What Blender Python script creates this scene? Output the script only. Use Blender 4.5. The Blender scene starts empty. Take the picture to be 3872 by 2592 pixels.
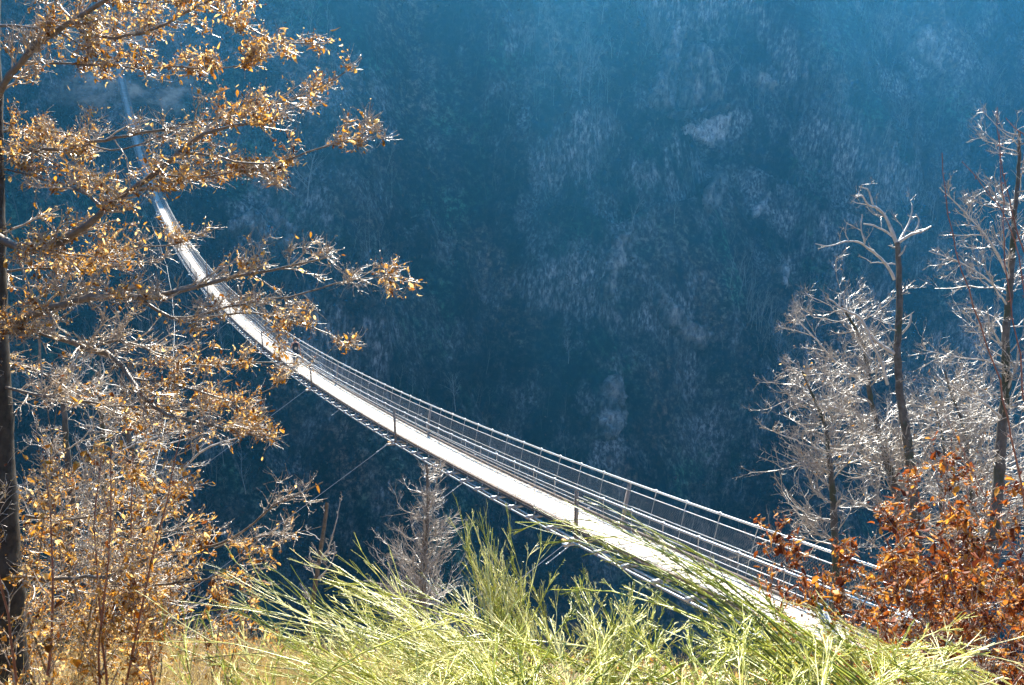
import bpy, math, random
import numpy as np
from mathutils import Vector, Matrix
R = math.radians
rng = np.random.default_rng(7)
random.seed(7)
sc = bpy.context.scene
COL = sc.collection

# ---------------------------------------------------------------- camera
PITCH, ROLL, FPX = 0.295368, 0.072288, 3500.0          # FPX: focal length in pixels of a 3872 px wide frame
_r = np.array([1., 0, 0]); _u = np.array([0, math.sin(PITCH), math.cos(PITCH)])
_f = np.array([0, math.cos(PITCH), -math.sin(PITCH)])
_cr, _sr = math.cos(ROLL), math.sin(ROLL)
CR = _cr * _r + _sr * _u
CU = -_sr * _r + _cr * _u
cam_d = bpy.data.cameras.new("camera"); cam = bpy.data.objects.new("camera", cam_d); COL.objects.link(cam)
cam.matrix_world = Matrix(((CR[0], CU[0], -_f[0], 0), (CR[1], CU[1], -_f[1], 0), (CR[2], CU[2], -_f[2], 0), (0, 0, 0, 1)))
cam_d.sensor_fit = 'HORIZONTAL'; cam_d.sensor_width = 23.6; cam_d.lens = 23.6 * FPX / 3872
cam_d.clip_start = 0.05; cam_d.clip_end = 6000
cam_d.dof.use_dof = True; cam_d.dof.focus_distance = 24; cam_d.dof.aperture_fstop = 9
sc.camera = cam

# ---------------------------------------------------------------- light
SUN_EL, SUN_AZ = R(42), R(-4)
w = bpy.data.worlds.new("World"); sc.world = w; w.use_nodes = True
nt = w.node_tree; bg = nt.nodes['Background']
sky = nt.nodes.new('ShaderNodeTexSky'); sky.sky_type = 'NISHITA'; sky.sun_disc = False
sky.sun_elevation = SUN_EL; sky.sun_rotation = SUN_AZ; sky.altitude = 1200; sky.air_density = 1.0; sky.dust_density = 0.1; sky.ozone_density = 4.0
nt.links.new(sky.outputs[0], bg.inputs[0]); bg.inputs[1].default_value = 0.05
sd = bpy.data.lights.new("sun", 'SUN'); sd.energy = 5.0; sd.angle = R(0.53); sd.color = (1, .93, .80)
sun = bpy.data.objects.new("sun", sd); COL.objects.link(sun)
SD = np.array([math.sin(SUN_AZ) * math.cos(SUN_EL), math.cos(SUN_AZ) * math.cos(SUN_EL), math.sin(SUN_EL)])
sun.rotation_euler = Vector(SD).to_track_quat('Z', 'Y').to_euler(); sun.location = (0, 60, 200)
sc.view_settings.view_transform = 'Standard'; sc.view_settings.look = 'None'
sc.view_settings.exposure = 2.5; sc.view_settings.gamma = 1
cy = sc.cycles
cy.max_bounces = 6; cy.diffuse_bounces = 2; cy.glossy_bounces = 2; cy.transmission_bounces = 3; cy.transparent_max_bounces = 8; cy.volume_bounces = 1
cy.use_adaptive_sampling = True

# ---------------------------------------------------------------- helpers
class MB:
    """collects geometry; build() links it as one mesh object"""
    def __init__(s): s.v = []; s.f3 = []; s.f4 = []; s.n = 0; s.c = []
    def add(s, v, f, col=None):
        v = np.asarray(v, float).reshape(-1, 3); f = np.asarray(f, int)
        (s.f4 if f.shape[1] == 4 else s.f3).append(f + s.n); s.v.append(v); s.n += len(v)
        s.c.append(np.full(len(v), 0.5 if col is None else col) if np.isscalar(col) or col is None else np.asarray(col, float))
        return s
    def box(s, c, sx, sy, sz, ax=None, col=None):
        """c centre, full sizes, ax = 3x3 rows of axes"""
        ax = np.eye(3) if ax is None else np.asarray(ax)
        q = np.array([[i, j, k] for i in (-.5, .5) for j in (-.5, .5) for k in (-.5, .5)]) * [sx, sy, sz]
        return s.add(q @ ax + np.asarray(c), [[0, 1, 3, 2], [4, 6, 7, 5], [0, 4, 5, 1], [2, 3, 7, 6], [0, 2, 6, 4], [1, 5, 7, 3]], col)
    def tube(s, P, r, k=5, cap=True, col=None):
        P = np.asarray(P, float); n = len(P); r = np.broadcast_to(np.asarray(r, float), (n,))
        T = np.gradient(P, axis=0); T /= np.linalg.norm(T, axis=1)[:, None] + 1e-12
        ref = np.array([0, 0, 1.]) if abs(T[:, 2]).max() < .95 else np.array([.31, .95, .05])
        A = np.cross(T, ref); A /= np.linalg.norm(A, axis=1)[:, None] + 1e-9; B = np.cross(T, A)
        th = np.arange(k) * 2 * math.pi / k
        V = P[:, None] + r[:, None, None] * (np.cos(th)[None, :, None] * A[:, None] + np.sin(th)[None, :, None] * B[:, None])
        i = np.arange(n - 1)[:, None] * k; j = np.arange(k)[None]; j2 = (j + 1) % k
        F = np.stack([i + j, i + j2, i + k + j2, i + k + j], -1).reshape(-1, 4)
        s.add(V.reshape(-1, 3), F, col)
        if cap and r[0] > .004 and k <= 8:
            s.add(V[0], [[0, a + 1, a + 2] for a in range(k - 2)][::-1], col); s.add(V[-1], [[0, a + 1, a + 2] for a in range(k - 2)], col)
        return s
    def segs(s, A, B, ra, rb, k=3, col=None):
        """many straight tapered sticks at once"""
        A = np.asarray(A, float); B = np.asarray(B, float); n = len(A)
        if n == 0: return s
        ra = np.broadcast_to(np.asarray(ra, float), (n,)); rb = np.broadcast_to(np.asarray(rb, float), (n,))
        T = B - A; T /= np.linalg.norm(T, axis=1)[:, None] + 1e-12
        ref = np.where(abs(T[:, 2:3]) < .9, [[0, 0, 1.]], [[1., 0, 0]])
        U = np.cross(T, ref); U /= np.linalg.norm(U, axis=1)[:, None]; W = np.cross(T, U)
        th = np.arange(k) * 2 * math.pi / k
        O = np.cos(th)[None, :, None] * U[:, None] + np.sin(th)[None, :, None] * W[:, None]
        V = np.concatenate([A[:, None] + ra[:, None, None] * O, B[:, None] + rb[:, None, None] * O], 1)
        i = np.arange(n)[:, None] * 2 * k; j = np.arange(k)[None]; j2 = (j + 1) % k
        F = np.stack([i + j, i + j2, i + k + j2, i + k + j], -1).reshape(-1, 4)
        if col is not None and not np.isscalar(col): col = np.repeat(col, 2 * k)
        return s.add(V.reshape(-1, 3), F, col)
    def mesh(s, name):
        me = bpy.data.meshes.new(name)
        V = np.concatenate(s.v); me.vertices.add(len(V)); me.vertices.foreach_set('co', V.ravel())
        F3 = np.concatenate(s.f3) if s.f3 else np.zeros((0, 3), int); F4 = np.concatenate(s.f4) if s.f4 else np.zeros((0, 4), int)
        nl = F3.size + F4.size; me.loops.add(nl); me.loops.foreach_set('vertex_index', np.concatenate([F3.ravel(), F4.ravel()]).astype(np.int32))
        me.polygons.add(len(F3) + len(F4))
        st = np.concatenate([np.arange(len(F3)) * 3, F3.size + np.arange(len(F4)) * 4]).astype(np.int32)
        me.polygons.foreach_set('loop_start', st)
        at = me.attributes.new('tone', 'FLOAT', 'POINT'); at.data.foreach_set('value', np.concatenate(s.c).astype(np.float32))
        me.update(calc_edges=True)
        return me
    def build(s, name, mat, parent=None, smooth=False, loc=None):
        if not s.v: return None
        me = s.mesh(name)
        if smooth: me.polygons.foreach_set('use_smooth', np.ones(len(me.polygons), bool))
        me.materials.append(mat); o = bpy.data.objects.new(name, me); COL.objects.link(o)
        if parent is not None:
            o.parent = parent; o.location = -parent.location
        return o

def tag(o, label=None, cat=None, group=None, kind=None):
    if label: o['label'] = label
    if cat: o['category'] = cat
    if group: o['group'] = group
    if kind: o['kind'] = kind
    return o
def thing(name, loc, label, cat, group=None):
    o = bpy.data.objects.new(name, None); o.location = [float(x) for x in loc]; o.empty_display_size = .2; COL.objects.link(o)
    return tag(o, label, cat, group)

def PX(x, y, d):
    """world point at a depth along the view axis; x, y in a 2342 px wide copy of the photograph, used to survey where things stand"""
    X = (x * 1.65328 - 1936) / FPX; Y = (y * 1.65328 - 1296) / FPX
    return d * (_f + X * CR - Y * CU)
def px_of(P):
    P = np.asarray(P, float); d = P @ _f
    return np.stack([(P @ CR / d * FPX + 1936) / 1.65328, (-(P @ CU) / d * FPX + 1296) / 1.65328, d], -1)

class N:
    """small node-graph helper"""
    def __init__(s, name):
        s.m = bpy.data.materials.new(name); s.m.use_nodes = True; s.t = s.m.node_tree; s.b = s.t.nodes['Principled BSDF']; s.out = s.t.nodes['Material Output']
    def n(s, typ, **k):
        q = s.t.nodes.new(typ)
        for a, b in k.items():
            if a.startswith('i_'):
                key = a[2:]; key = int(key) if key.isdigit() else key.replace('_', ' ')
                q.inputs[key].default_value = b
            else: setattr(q, a, b)
        return q
    def l(s, a, b): s.t.links.new(a, b)
    def ramp(s, src, stops):
        q = s.n('ShaderNodeValToRGB'); e = q.color_ramp.elements
        while len(e) < len(stops): e.new(.5)
        for el, (p, c) in zip(e, stops): el.position = p; el.color = (*c, 1) if len(c) == 3 else c
        s.l(src, q.inputs[0]); return q.outputs[0]
    def noise(s, scale, detail=4, rough=.6, coord='Object', vec=None, stretch=None):
        tc = s.n('ShaderNodeTexCoord'); v = vec or tc.outputs[coord]
        if stretch:
            mp = s.n('ShaderNodeMapping'); mp.inputs['Scale'].default_value = stretch; s.l(v, mp.inputs[0]); v = mp.outputs[0]
        q = s.n('ShaderNodeTexNoise'); q.inputs['Scale'].default_value = scale; q.inputs['Detail'].default_value = detail; q.inputs['Roughness'].default_value = rough
        s.l(v, q.inputs['Vector']); return q.outputs['Fac']
    def mix(s, f, a, b, mode='MIX'):
        q = s.n('ShaderNodeMix', data_type='RGBA', blend_type=mode)
        if isinstance(f, float): q.inputs[0].default_value = f
        else: s.l(f, q.inputs[0])
        for i, c in ((6, a), (7, b)):
            if isinstance(c, tuple): q.inputs[i].default_value = (*c, 1)
            else: s.l(c, q.inputs[i])
        return q.outputs[2]
    def attr(s, name='tone'):
        q = s.n('ShaderNodeAttribute'); q.attribute_name = name; return q.outputs['Fac']
    def bump(s, h, strength=.4, dist=.01):
        q = s.n('ShaderNodeBump'); q.inputs['Strength'].default_value = strength; q.inputs['Distance'].default_value = dist
        s.l(h, q.inputs['Height']); s.l(q.outputs[0], s.b.inputs['Normal'])
    def set(s, rough=.7, metal=0, spec=.4):
        s.b.inputs['Roughness'].default_value = rough; s.b.inputs['Metallic'].default_value = metal; s.b.inputs['Specular IOR Level'].default_value = spec; return s

def noisemat(name, c1, c2, scale, rough=.8, metal=0, spec=.3, bump=0, bd=.01, stretch=None, detail=4):
    m = N(name).set(rough, metal, spec); f = m.noise(scale, detail, stretch=stretch)
    m.l(m.ramp(f, [(.3, c1), (.7, c2)]), m.b.inputs['Base Color'])
    if bump: m.bump(f, bump, bd)
    return m.m
def leafmat(name, c1, c2, c3, trans=.55, rough=.55):
    """thin leaf: diffuse plus light shining through it"""
    m = N(name).set(rough, 0, .35); t = m.attr(); f = m.noise(9, 2)
    c = m.ramp(t, [(.0, c1), (.5, c2), (1., c3)]); c = m.mix(f, c, (.9, .85, .8), 'MULTIPLY')
    m.l(c, m.b.inputs['Base Color'])
    tr = m.n('ShaderNodeBsdfTranslucent'); m.l(c, tr.inputs[0])
    mx = m.n('ShaderNodeMixShader'); mx.inputs[0].default_value = trans
    m.l(m.b.outputs[0], mx.inputs[1]); m.l(tr.outputs[0], mx.inputs[2]); m.l(mx.outputs[0], m.out.inputs[0])
    return m.m

# value noise for terrain
def vnoise(x, y, seed=0):
    x = np.asarray(x, float); y = np.asarray(y, float); xi = np.floor(x).astype(int); yi = np.floor(y).astype(int); xf = x - xi; yf = y - yi
    def h(a, b):
        n = (a * 374761393 + b * 668265263 + seed * 974711) & 0x7fffffff; n = (n ^ (n >> 13)) * 1274126177 & 0x7fffffff
        return ((n ^ (n >> 16)) & 0xffff) / 65535.
    u = xf * xf * (3 - 2 * xf); v = yf * yf * (3 - 2 * yf)
    return (h(xi, yi) * (1 - u) + h(xi + 1, yi) * u) * (1 - v) + (h(xi, yi + 1) * (1 - u) + h(xi + 1, yi + 1) * u) * v
def fbm(x, y, o=4, seed=0, g=.5):
    r = 0; a = 1; t = 0
    for i in range(o): r = r + a * (vnoise(x, y, seed + i) - .5); t += a; a *= g; x = x * 2.03 + 11.3; y = y * 2.03 + 5.7
    return r / t * 2

# ---------------------------------------------------------------- bridge line (needed by the terrain too)
BAZ = 0.45036; BX, BY = 2.397, 19.915
BD = np.array([-math.sin(BAZ), math.cos(BAZ), 0]); BL = np.array([math.cos(BAZ), math.sin(BAZ), 0])
S0, S1 = -9.4, 231.6
def bz(s): return -10.523 - .246177 * s + .001116 * s * s
def bp(s, lat=0, h=0):
    s = np.asarray(s, float); lat = np.asarray(lat, float); h = np.asarray(h, float)
    return np.array([BX, BY, 0]) + s[..., None] * BD + lat[..., None] * BL + (bz(s) + h)[..., None] * np.array([0, 0, 1.])
T_END = (np.array([BX, BY, 0]) @ BD) + S1; A_BR = np.array([BX, BY, 0]) @ BL; T_0 = np.array([BX, BY, 0]) @ BD

# ---------------------------------------------------------------- terrain: near slope, gorge, far wall in one sheet
def wall_t(a, z):      # where the far wall stands at height z (distance along the bridge line)
    t = T_END + 2 + (z + 8.5) / math.tan(R(55))
    return t
def z_skew(t): return t * .04
def terrain_z(a, t):
    a = np.asarray(a, float); t = np.asarray(t, float)
    # near side
    d = a * BL[1] + t * BD[1]                       # straight ahead of the viewer
    near = -1.75 - .56 * np.clip(d, -2, None)
    edge = 11.5 + 1.5 * fbm(a / 6, a * 0 + 3, 2, 5) + .08 * np.clip(a - 12, 0, 40)
    near = near - np.clip(d - edge, 0, None) * .75 - np.clip(d - 45, 0, None) * .1
    near = near + .35 * fbm(a / 2.2, t / 2.2, 3, 1) * np.clip(d / 6, 0, 1) + 2.2 * fbm(a / 20, t / 20, 3, 2) * np.clip((d - 14) / 20, 0, 1)
    near = np.where(d < -2, near - .25 * (-2 - d) * -1, near)
    # bridge head platform
    w = np.exp(-(((a - A_BR) / 2.6) ** 4) - (((t - (T_0 + S0 - .3)) / 3.2) ** 4))
    near = near * (1 - w) + (bz(S0) - .35) * w
    # far side
    wob = 9 * fbm(a / 55 + .3 * fbm(a / 30, t / 60, 2, 4), t / 190, 3, 21) + 5.0 * fbm(a / 17, t / 60, 3, 22) + 2.2 * fbm(a / 6, t / 14, 3, 23) + .9 * fbm(a / 2.3, t / 4, 2, 29)
    rib = 16 * np.exp(-(((a - 150 + .35 * (t - 250)) / 17) ** 2)) - 15 * np.exp(-(((a - 205 + .5 * (t - 230)) / 13) ** 2)) + 13 * np.exp(-(((a - 236 + .5 * (t - 240)) / 12) ** 2)) - 9 * np.exp(-(((a - 285) / 22) ** 2)) \
        + 7 * np.exp(-(((a - 62) / 14) ** 2)) - 8 * np.exp(-(((a - 95) / 12) ** 2))
    away = np.clip((np.abs(a - A_BR) - 12) / 25, 0, 1)
    tt = t + (wob + rib) * (away * .9 + .1)
    x = tt - (T_END + 2)
    far = -8.5 + x * 1.42
    far = far + np.clip(far - 62, 0, None) * 1.3         # unseen steep band, added so a lower crest still shades the bridge
    far = far + 2.6 * (.5 - np.abs(fbm(a / 9 + z_skew(t), t / 22, 3, 77))) * away * np.clip(fbm(a / 30, t / 40, 2, 78) * 3 + .8, 0, 1.5) * 2
    # cliffs: bands where the wall steepens
    st = 7.5 * np.tanh(3 * np.sin(far / 13 + 2.5 * fbm(a / 40, far / 60, 2, 31) * 2)) * np.clip(fbm(a / 45, far / 50, 2, 33) * 2 + .25, 0, 1) * away
    far = far + st
    crest = CREST + 10 * fbm(a / 80, a * 0, 3, 41) + 46 * fbm(a / 36, a * 0 + 2, 2, 42) + 20 * fbm(a / 12, a * 0 + 7, 2, 43)  # crest out of view; its notches are shaped to break the sun into shafts
    far = np.minimum(far, crest + (t - T_END) * .02)
    # terrace at the far bridge head
    w2 = np.exp(-(((a - A_BR - 4) / 16) ** 4) - (((t - (T_END + 7)) / 9.) ** 4))
    far = far * (1 - w2) + (-9.3 + .22 * (t - T_END)) * w2
    bottom = -152 + 4 * fbm(a / 15, t / 15, 3, 51) + a * .01
    return np.maximum(np.maximum(near, far), bottom)
CREST = 168
aa = np.concatenate([np.arange(-900, -150, 30), np.arange(-150, -14, 3), np.arange(-14, 14, .35), np.arange(14, 60, 1.1), np.arange(60, 470, 1.35), np.arange(470, 700, 6), np.arange(700, 1500, 40)])
ta = np.concatenate([np.arange(-60, -3, 4), np.arange(-3, 17, .35), np.arange(17, 60, 2.5), np.arange(60, 120, 4), np.arange(120, 330, 1.0), np.arange(330, 620, 8), np.arange(620, 1200, 60)])
AA, TA = np.meshgrid(aa, ta, indexing='ij'); ZA = terrain_z(AA, TA)
TP = AA[..., None] * BL + TA[..., None] * BD; TP[..., 2] = ZA
def ground_at(x, y):
    p = np.array([x, y, 0.]); return float(terrain_z(p @ BL, p @ BD))
def build_terrain():
    m = N('slope_soil').set(.95, 0, .1)
    geo = m.n('ShaderNodeNewGeometry'); sep = m.n('ShaderNodeSeparateXYZ'); m.l(geo.outputs['Normal'], sep.inputs[0])
    big = m.noise(.035, 5, .6); fine = m.noise(.55, 8, .78); vert = m.noise(1.1, 8, .75, stretch=(1, 1, .3))
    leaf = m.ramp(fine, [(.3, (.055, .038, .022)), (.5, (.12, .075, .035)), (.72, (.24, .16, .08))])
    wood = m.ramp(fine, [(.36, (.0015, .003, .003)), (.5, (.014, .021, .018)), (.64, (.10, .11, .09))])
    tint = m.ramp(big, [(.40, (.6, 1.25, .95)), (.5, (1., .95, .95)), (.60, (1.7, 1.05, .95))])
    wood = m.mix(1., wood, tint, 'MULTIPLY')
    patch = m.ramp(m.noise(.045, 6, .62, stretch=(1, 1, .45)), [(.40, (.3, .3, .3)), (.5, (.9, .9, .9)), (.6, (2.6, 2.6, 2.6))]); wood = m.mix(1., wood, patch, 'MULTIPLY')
    rock = m.ramp(vert, [(.38, (.012, .015, .018)), (.5, (.13, .14, .14)), (.62, (.55, .54, .52))])
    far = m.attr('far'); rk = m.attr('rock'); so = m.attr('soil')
    nz = m.n('ShaderNodeMath', operation='ADD'); m.l(rk, nz.inputs[0])
    q = m.n('ShaderNodeMapRange'); q.inputs[1].default_value = .45; q.inputs[2].default_value = .62; q.inputs[3].default_value = -.3; q.inputs[4].default_value = .55
    m.l(m.noise(.10, 7, .68, stretch=(1, 1, .5)), q.inputs[0]); m.l(q.outputs[0], nz.inputs[1])
    nz.use_clamp = True
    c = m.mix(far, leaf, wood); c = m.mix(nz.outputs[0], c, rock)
    soil = m.ramp(m.noise(.25, 5), [(.35, (.10, .085, .07)), (.6, (.62, .50, .38))])
    s2 = m.n('ShaderNodeMath', operation='MULTIPLY'); s2.use_clamp = True; m.l(so, s2.inputs[0])
    q2 = m.n('ShaderNodeMapRange'); q2.inputs[1].default_value = .4; q2.inputs[2].default_value = .6; q2.inputs[3].default_value = .35; q2.inputs[4].default_value = 1.4
    m.l(m.noise(.12, 4, stretch=(1, 1, 3)), q2.inputs[0]); m.l(q2.outputs[0], s2.inputs[1])
    c = m.mix(s2.outputs[0], c, soil)
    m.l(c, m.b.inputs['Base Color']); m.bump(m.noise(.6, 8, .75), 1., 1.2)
    b = MB(); na, ntt = AA.shape
    i = np.arange(na - 1)[:, None] * ntt + np.arange(ntt - 1)[None]
    b.add(TP.reshape(-1, 3), np.stack([i, i + ntt, i + ntt + 1, i + 1], -1).reshape(-1, 4))
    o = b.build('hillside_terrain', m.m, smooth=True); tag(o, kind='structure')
    me = o.data
    # where bare rock shows on the wall (a along the gorge, z height, sizes)
    P = TP.reshape(-1, 3); a = AA.ravel(); t = TA.ravel(); z = P[:, 2]
    dz = np.gradient(ZA, axis=1) / np.gradient(TA, axis=1); steep = dz.ravel()
    rock = np.clip((steep - 1.9) / 2.0, 0, .8)
    soil = np.zeros_like(a)
    rk_, soil = outcrops(a, z); rock = np.maximum(rock, rk_)
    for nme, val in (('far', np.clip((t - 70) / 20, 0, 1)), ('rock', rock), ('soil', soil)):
        at = me.attributes.new(nme, 'FLOAT', 'POINT'); at.data.foreach_set('value', val.astype(np.float32))
    return o
def hit_wall(fx, fy):
    """where sight lines meet the far wall"""
    X = (np.atleast_1d(fx) * 1.65328 - 1936) / FPX; Y = (np.atleast_1d(fy) * 1.65328 - 1296) / FPX
    d = _f + X[:, None] * CR - Y[:, None] * CU; hi = np.full(len(d), 620.); lo = np.full(len(d), 90.); found = np.zeros(len(d), bool)
    for k in np.arange(96, 620, 6.):
        P = d * k; h = (terrain_z(P @ BL, P @ BD) > P[:, 2]) & ~found; hi[h] = k; lo[h] = k - 6; found |= h
        if found.all(): break
    for _ in range(5):
        m = (lo + hi) / 2; P = d * m[:, None]; h = terrain_z(P @ BL, P @ BD) > P[:, 2]; hi = np.where(h, m, hi); lo = np.where(h, lo, m)
    P = d * hi[:, None]; return P[0] if np.isscalar(fx) else P
def in_poly(A, X, Y):
    ins = np.zeros(np.shape(X), bool)
    for a, b in zip(A, np.roll(A, -1, 0)): ins ^= ((a[1] > Y) != (b[1] > Y)) & (X < (b[0] - a[0]) * (Y - a[1]) / (b[1] - a[1] + 1e-9) + a[0])
    return ins
def hides_rock(P, h):
    r = np.zeros(len(P), bool)
    for k in (0, .5, 1.):
        q = px_of(P + np.outer(h * k, [0, 0, 1]))
        for poly, hh, tone, lb in OUTCROPS: r |= in_poly(np.array(poly, float), q[:, 0], q[:, 1])
    return r
_oc = []
def outcrops(a, z):
    if not _oc:
        for (fx, fy, sx, sy, k) in ROCKS:
            q = hit_wall(fx, fy); sc_ = (q @ _f) * 1.65328 / FPX; _oc.append((q @ BL, q[2], sx * sc_ * 1.25, sy * sc_, k))
    rock = np.zeros(np.shape(a)); soil = np.zeros(np.shape(a))
    a = a + 5 * fbm(a / 6, z / 6, 3, 95); z = z + 6 * fbm(a / 5, z / 8, 3, 96)
    for ra, rz, sx, sy, k in _oc:
        g = np.exp(-((np.abs(a - ra + .35 * (z - rz) * 0) / sx) ** 3) - ((np.abs(z - rz) / sy) ** 3))
        if k > 0: rock = np.maximum(rock, g * k)
        else: soil = np.maximum(soil, g * -k)
    return rock, soil
ROCKS = [(1545, 130, 45, 120, .55), (1640, 290, 45, 45, 1.0), (1750, 470, 25, 60, .8), (1795, 620, 30, 45, .7), (1740, 180, 50, 40, .5), (2150, 110, 60, 70, .7), (2050, 220, 70, 60, .45),
         (620, 510, 80, 60, .75), (590, 480, 40, 50, .6), (1420, 560, 60, 110, .45), (1380, 1000, 60, 90, .4), (1650, 420, 60, 60, .5), (1600, 960, 60, 60, .4), (1500, 560, 20, 110, .5),
         (1700, 1080, 50, 60, .35), (1200, 240, 30, 60, .25), (1240, 700, 30, 80, .3), (1900, 420, 60, 60, .3),
         (330, 195, 90, 40, -1.), (270, 110, 90, 35, -.9), (230, 205, 60, 45, -.7), (350, 60, 60, 25, -.6)]
terrain = build_terrain()

def rocks():
    m = N('grey_cliff_rock').set(.9, 0, .2); v = m.noise(.9, 8, .72, stretch=(1, 1, .35)); f = m.noise(3.5, 6, .75)
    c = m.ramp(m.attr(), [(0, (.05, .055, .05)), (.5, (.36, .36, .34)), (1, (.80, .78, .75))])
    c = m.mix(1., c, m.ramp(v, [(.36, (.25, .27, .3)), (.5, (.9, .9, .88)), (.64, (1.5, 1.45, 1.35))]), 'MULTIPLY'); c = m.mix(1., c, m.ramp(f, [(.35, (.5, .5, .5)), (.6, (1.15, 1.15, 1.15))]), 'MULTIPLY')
    m.l(c, m.b.inputs['Base Color']); m.bump(v, 1., 1.5)
    for poly, h, tone, lb in OUTCROPS:
        po = np.array(poly, float); x0, y0 = po.min(0) - 4; x1, y1 = po.max(0) + 4; st = 4.
        X, Y = np.meshgrid(np.arange(x0, x1, st), np.arange(y0, y1, st), indexing='ij'); Xw = X + 9 * fbm(X / 16, Y / 16, 3, 5); Yw = Y + 9 * fbm(X / 15 + 50, Y / 15, 3, 6)
        # signed distance to the outline
        A = po; B = np.roll(po, -1, 0); q = np.stack([Xw, Yw], -1)[..., None, :]; e = B - A; u = np.clip(((q - A) * e).sum(-1) / (e * e).sum(-1), 0, 1); dist = np.linalg.norm(q - A - u[..., None] * e, axis=-1).min(-1)
        ins = in_poly(po, Xw, Yw)
        sd = np.where(ins, dist, -dist); P = hit_wall(X.ravel(), Y.ravel()).reshape(X.shape + (3,))
        nv = nrm3(-BD * .8 + np.array([0, 0, .55])); hh = h * np.tanh(np.clip(sd, -3, None) / 7) + np.where(sd > 0, 1.4 * fbm(X / 9, Y / 22, 3, 9) + .8 * fbm(X / 4, Y / 7, 2, 10), 0)
        P = P + nv * np.where(sd > -3.5, hh, -2)[..., None]; ok = sd > -3.5
        i = np.arange(X.size).reshape(X.shape); F = np.stack([i[:-1, :-1], i[:-1, 1:], i[1:, 1:], i[1:, :-1]], -1).reshape(-1, 4); F = F[ok.ravel()[F].all(1)]
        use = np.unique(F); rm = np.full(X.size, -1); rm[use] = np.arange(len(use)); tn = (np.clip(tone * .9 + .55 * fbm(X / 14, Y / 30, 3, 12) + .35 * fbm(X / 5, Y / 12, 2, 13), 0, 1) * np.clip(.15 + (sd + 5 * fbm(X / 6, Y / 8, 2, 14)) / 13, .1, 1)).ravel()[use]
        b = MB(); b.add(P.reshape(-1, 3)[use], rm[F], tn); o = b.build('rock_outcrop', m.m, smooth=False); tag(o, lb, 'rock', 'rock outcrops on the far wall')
def nrm3(v): return v / np.linalg.norm(v)
OUTCROPS = [
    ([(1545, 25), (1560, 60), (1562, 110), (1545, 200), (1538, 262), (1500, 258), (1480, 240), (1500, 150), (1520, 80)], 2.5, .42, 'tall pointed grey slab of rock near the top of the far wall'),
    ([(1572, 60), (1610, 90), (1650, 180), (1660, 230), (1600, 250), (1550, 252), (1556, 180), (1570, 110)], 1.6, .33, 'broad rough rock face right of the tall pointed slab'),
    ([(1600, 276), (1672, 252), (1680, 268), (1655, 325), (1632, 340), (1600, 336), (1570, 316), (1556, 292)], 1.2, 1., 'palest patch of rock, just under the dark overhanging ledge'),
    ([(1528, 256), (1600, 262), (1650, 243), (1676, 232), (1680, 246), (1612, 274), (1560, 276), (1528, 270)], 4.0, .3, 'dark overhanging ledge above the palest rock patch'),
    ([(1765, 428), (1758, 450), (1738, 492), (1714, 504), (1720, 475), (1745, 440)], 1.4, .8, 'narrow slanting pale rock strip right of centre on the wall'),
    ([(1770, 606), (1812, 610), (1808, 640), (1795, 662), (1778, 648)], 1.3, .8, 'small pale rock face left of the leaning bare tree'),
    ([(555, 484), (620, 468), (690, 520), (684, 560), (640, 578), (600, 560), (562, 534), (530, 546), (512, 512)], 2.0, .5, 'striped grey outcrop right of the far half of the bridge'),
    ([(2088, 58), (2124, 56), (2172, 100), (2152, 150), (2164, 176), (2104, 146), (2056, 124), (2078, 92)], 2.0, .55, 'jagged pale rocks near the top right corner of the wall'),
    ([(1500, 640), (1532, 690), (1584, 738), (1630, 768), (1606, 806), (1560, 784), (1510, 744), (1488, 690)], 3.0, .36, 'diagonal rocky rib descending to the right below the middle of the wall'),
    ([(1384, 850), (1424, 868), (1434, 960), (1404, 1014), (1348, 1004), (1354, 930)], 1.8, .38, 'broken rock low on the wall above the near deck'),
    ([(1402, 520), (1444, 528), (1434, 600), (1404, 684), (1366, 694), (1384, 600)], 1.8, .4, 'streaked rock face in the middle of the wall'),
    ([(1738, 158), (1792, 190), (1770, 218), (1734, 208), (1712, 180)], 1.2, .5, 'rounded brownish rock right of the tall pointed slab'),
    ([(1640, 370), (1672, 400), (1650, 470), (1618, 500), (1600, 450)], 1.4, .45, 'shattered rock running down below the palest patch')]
rocks()

# ---------------------------------------------------------------- haze
def build_haze():
    b = MB(); b.box((180, 250, 100), 1500, 900, 900); 
    o = b.build('haze', None) if False else None
    m = bpy.data.materials.new('haze_air'); m.use_nodes = True; t = m.node_tree; t.nodes.remove(t.nodes['Principled BSDF'])
    v = t.nodes.new('ShaderNodeVolumePrincipled'); v.inputs['Color'].default_value = HAZE_C; v.inputs['Density'].default_value = HAZE_D; v.inputs['Anisotropy'].default_value = HAZE_G
    t.links.new(v.outputs[0], t.nodes['Material Output'].inputs['Volume'])
    b = MB(); mn = TP.reshape(-1, 3).min(0) - [3, 3, 1]; mx = TP.reshape(-1, 3).max(0) + [3, 3, 8]
    b.box((mn + mx) / 2, *(mx - mn)); o = b.build('haze', m); tag(o, kind='stuff')
    m.cycles.homogeneous_volume = True if hasattr(m.cycles, 'homogeneous_volume') else True
HAZE_C = (.07, .42, .84, 1); HAZE_D = .00054; HAZE_G = .7
build_haze()
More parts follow.
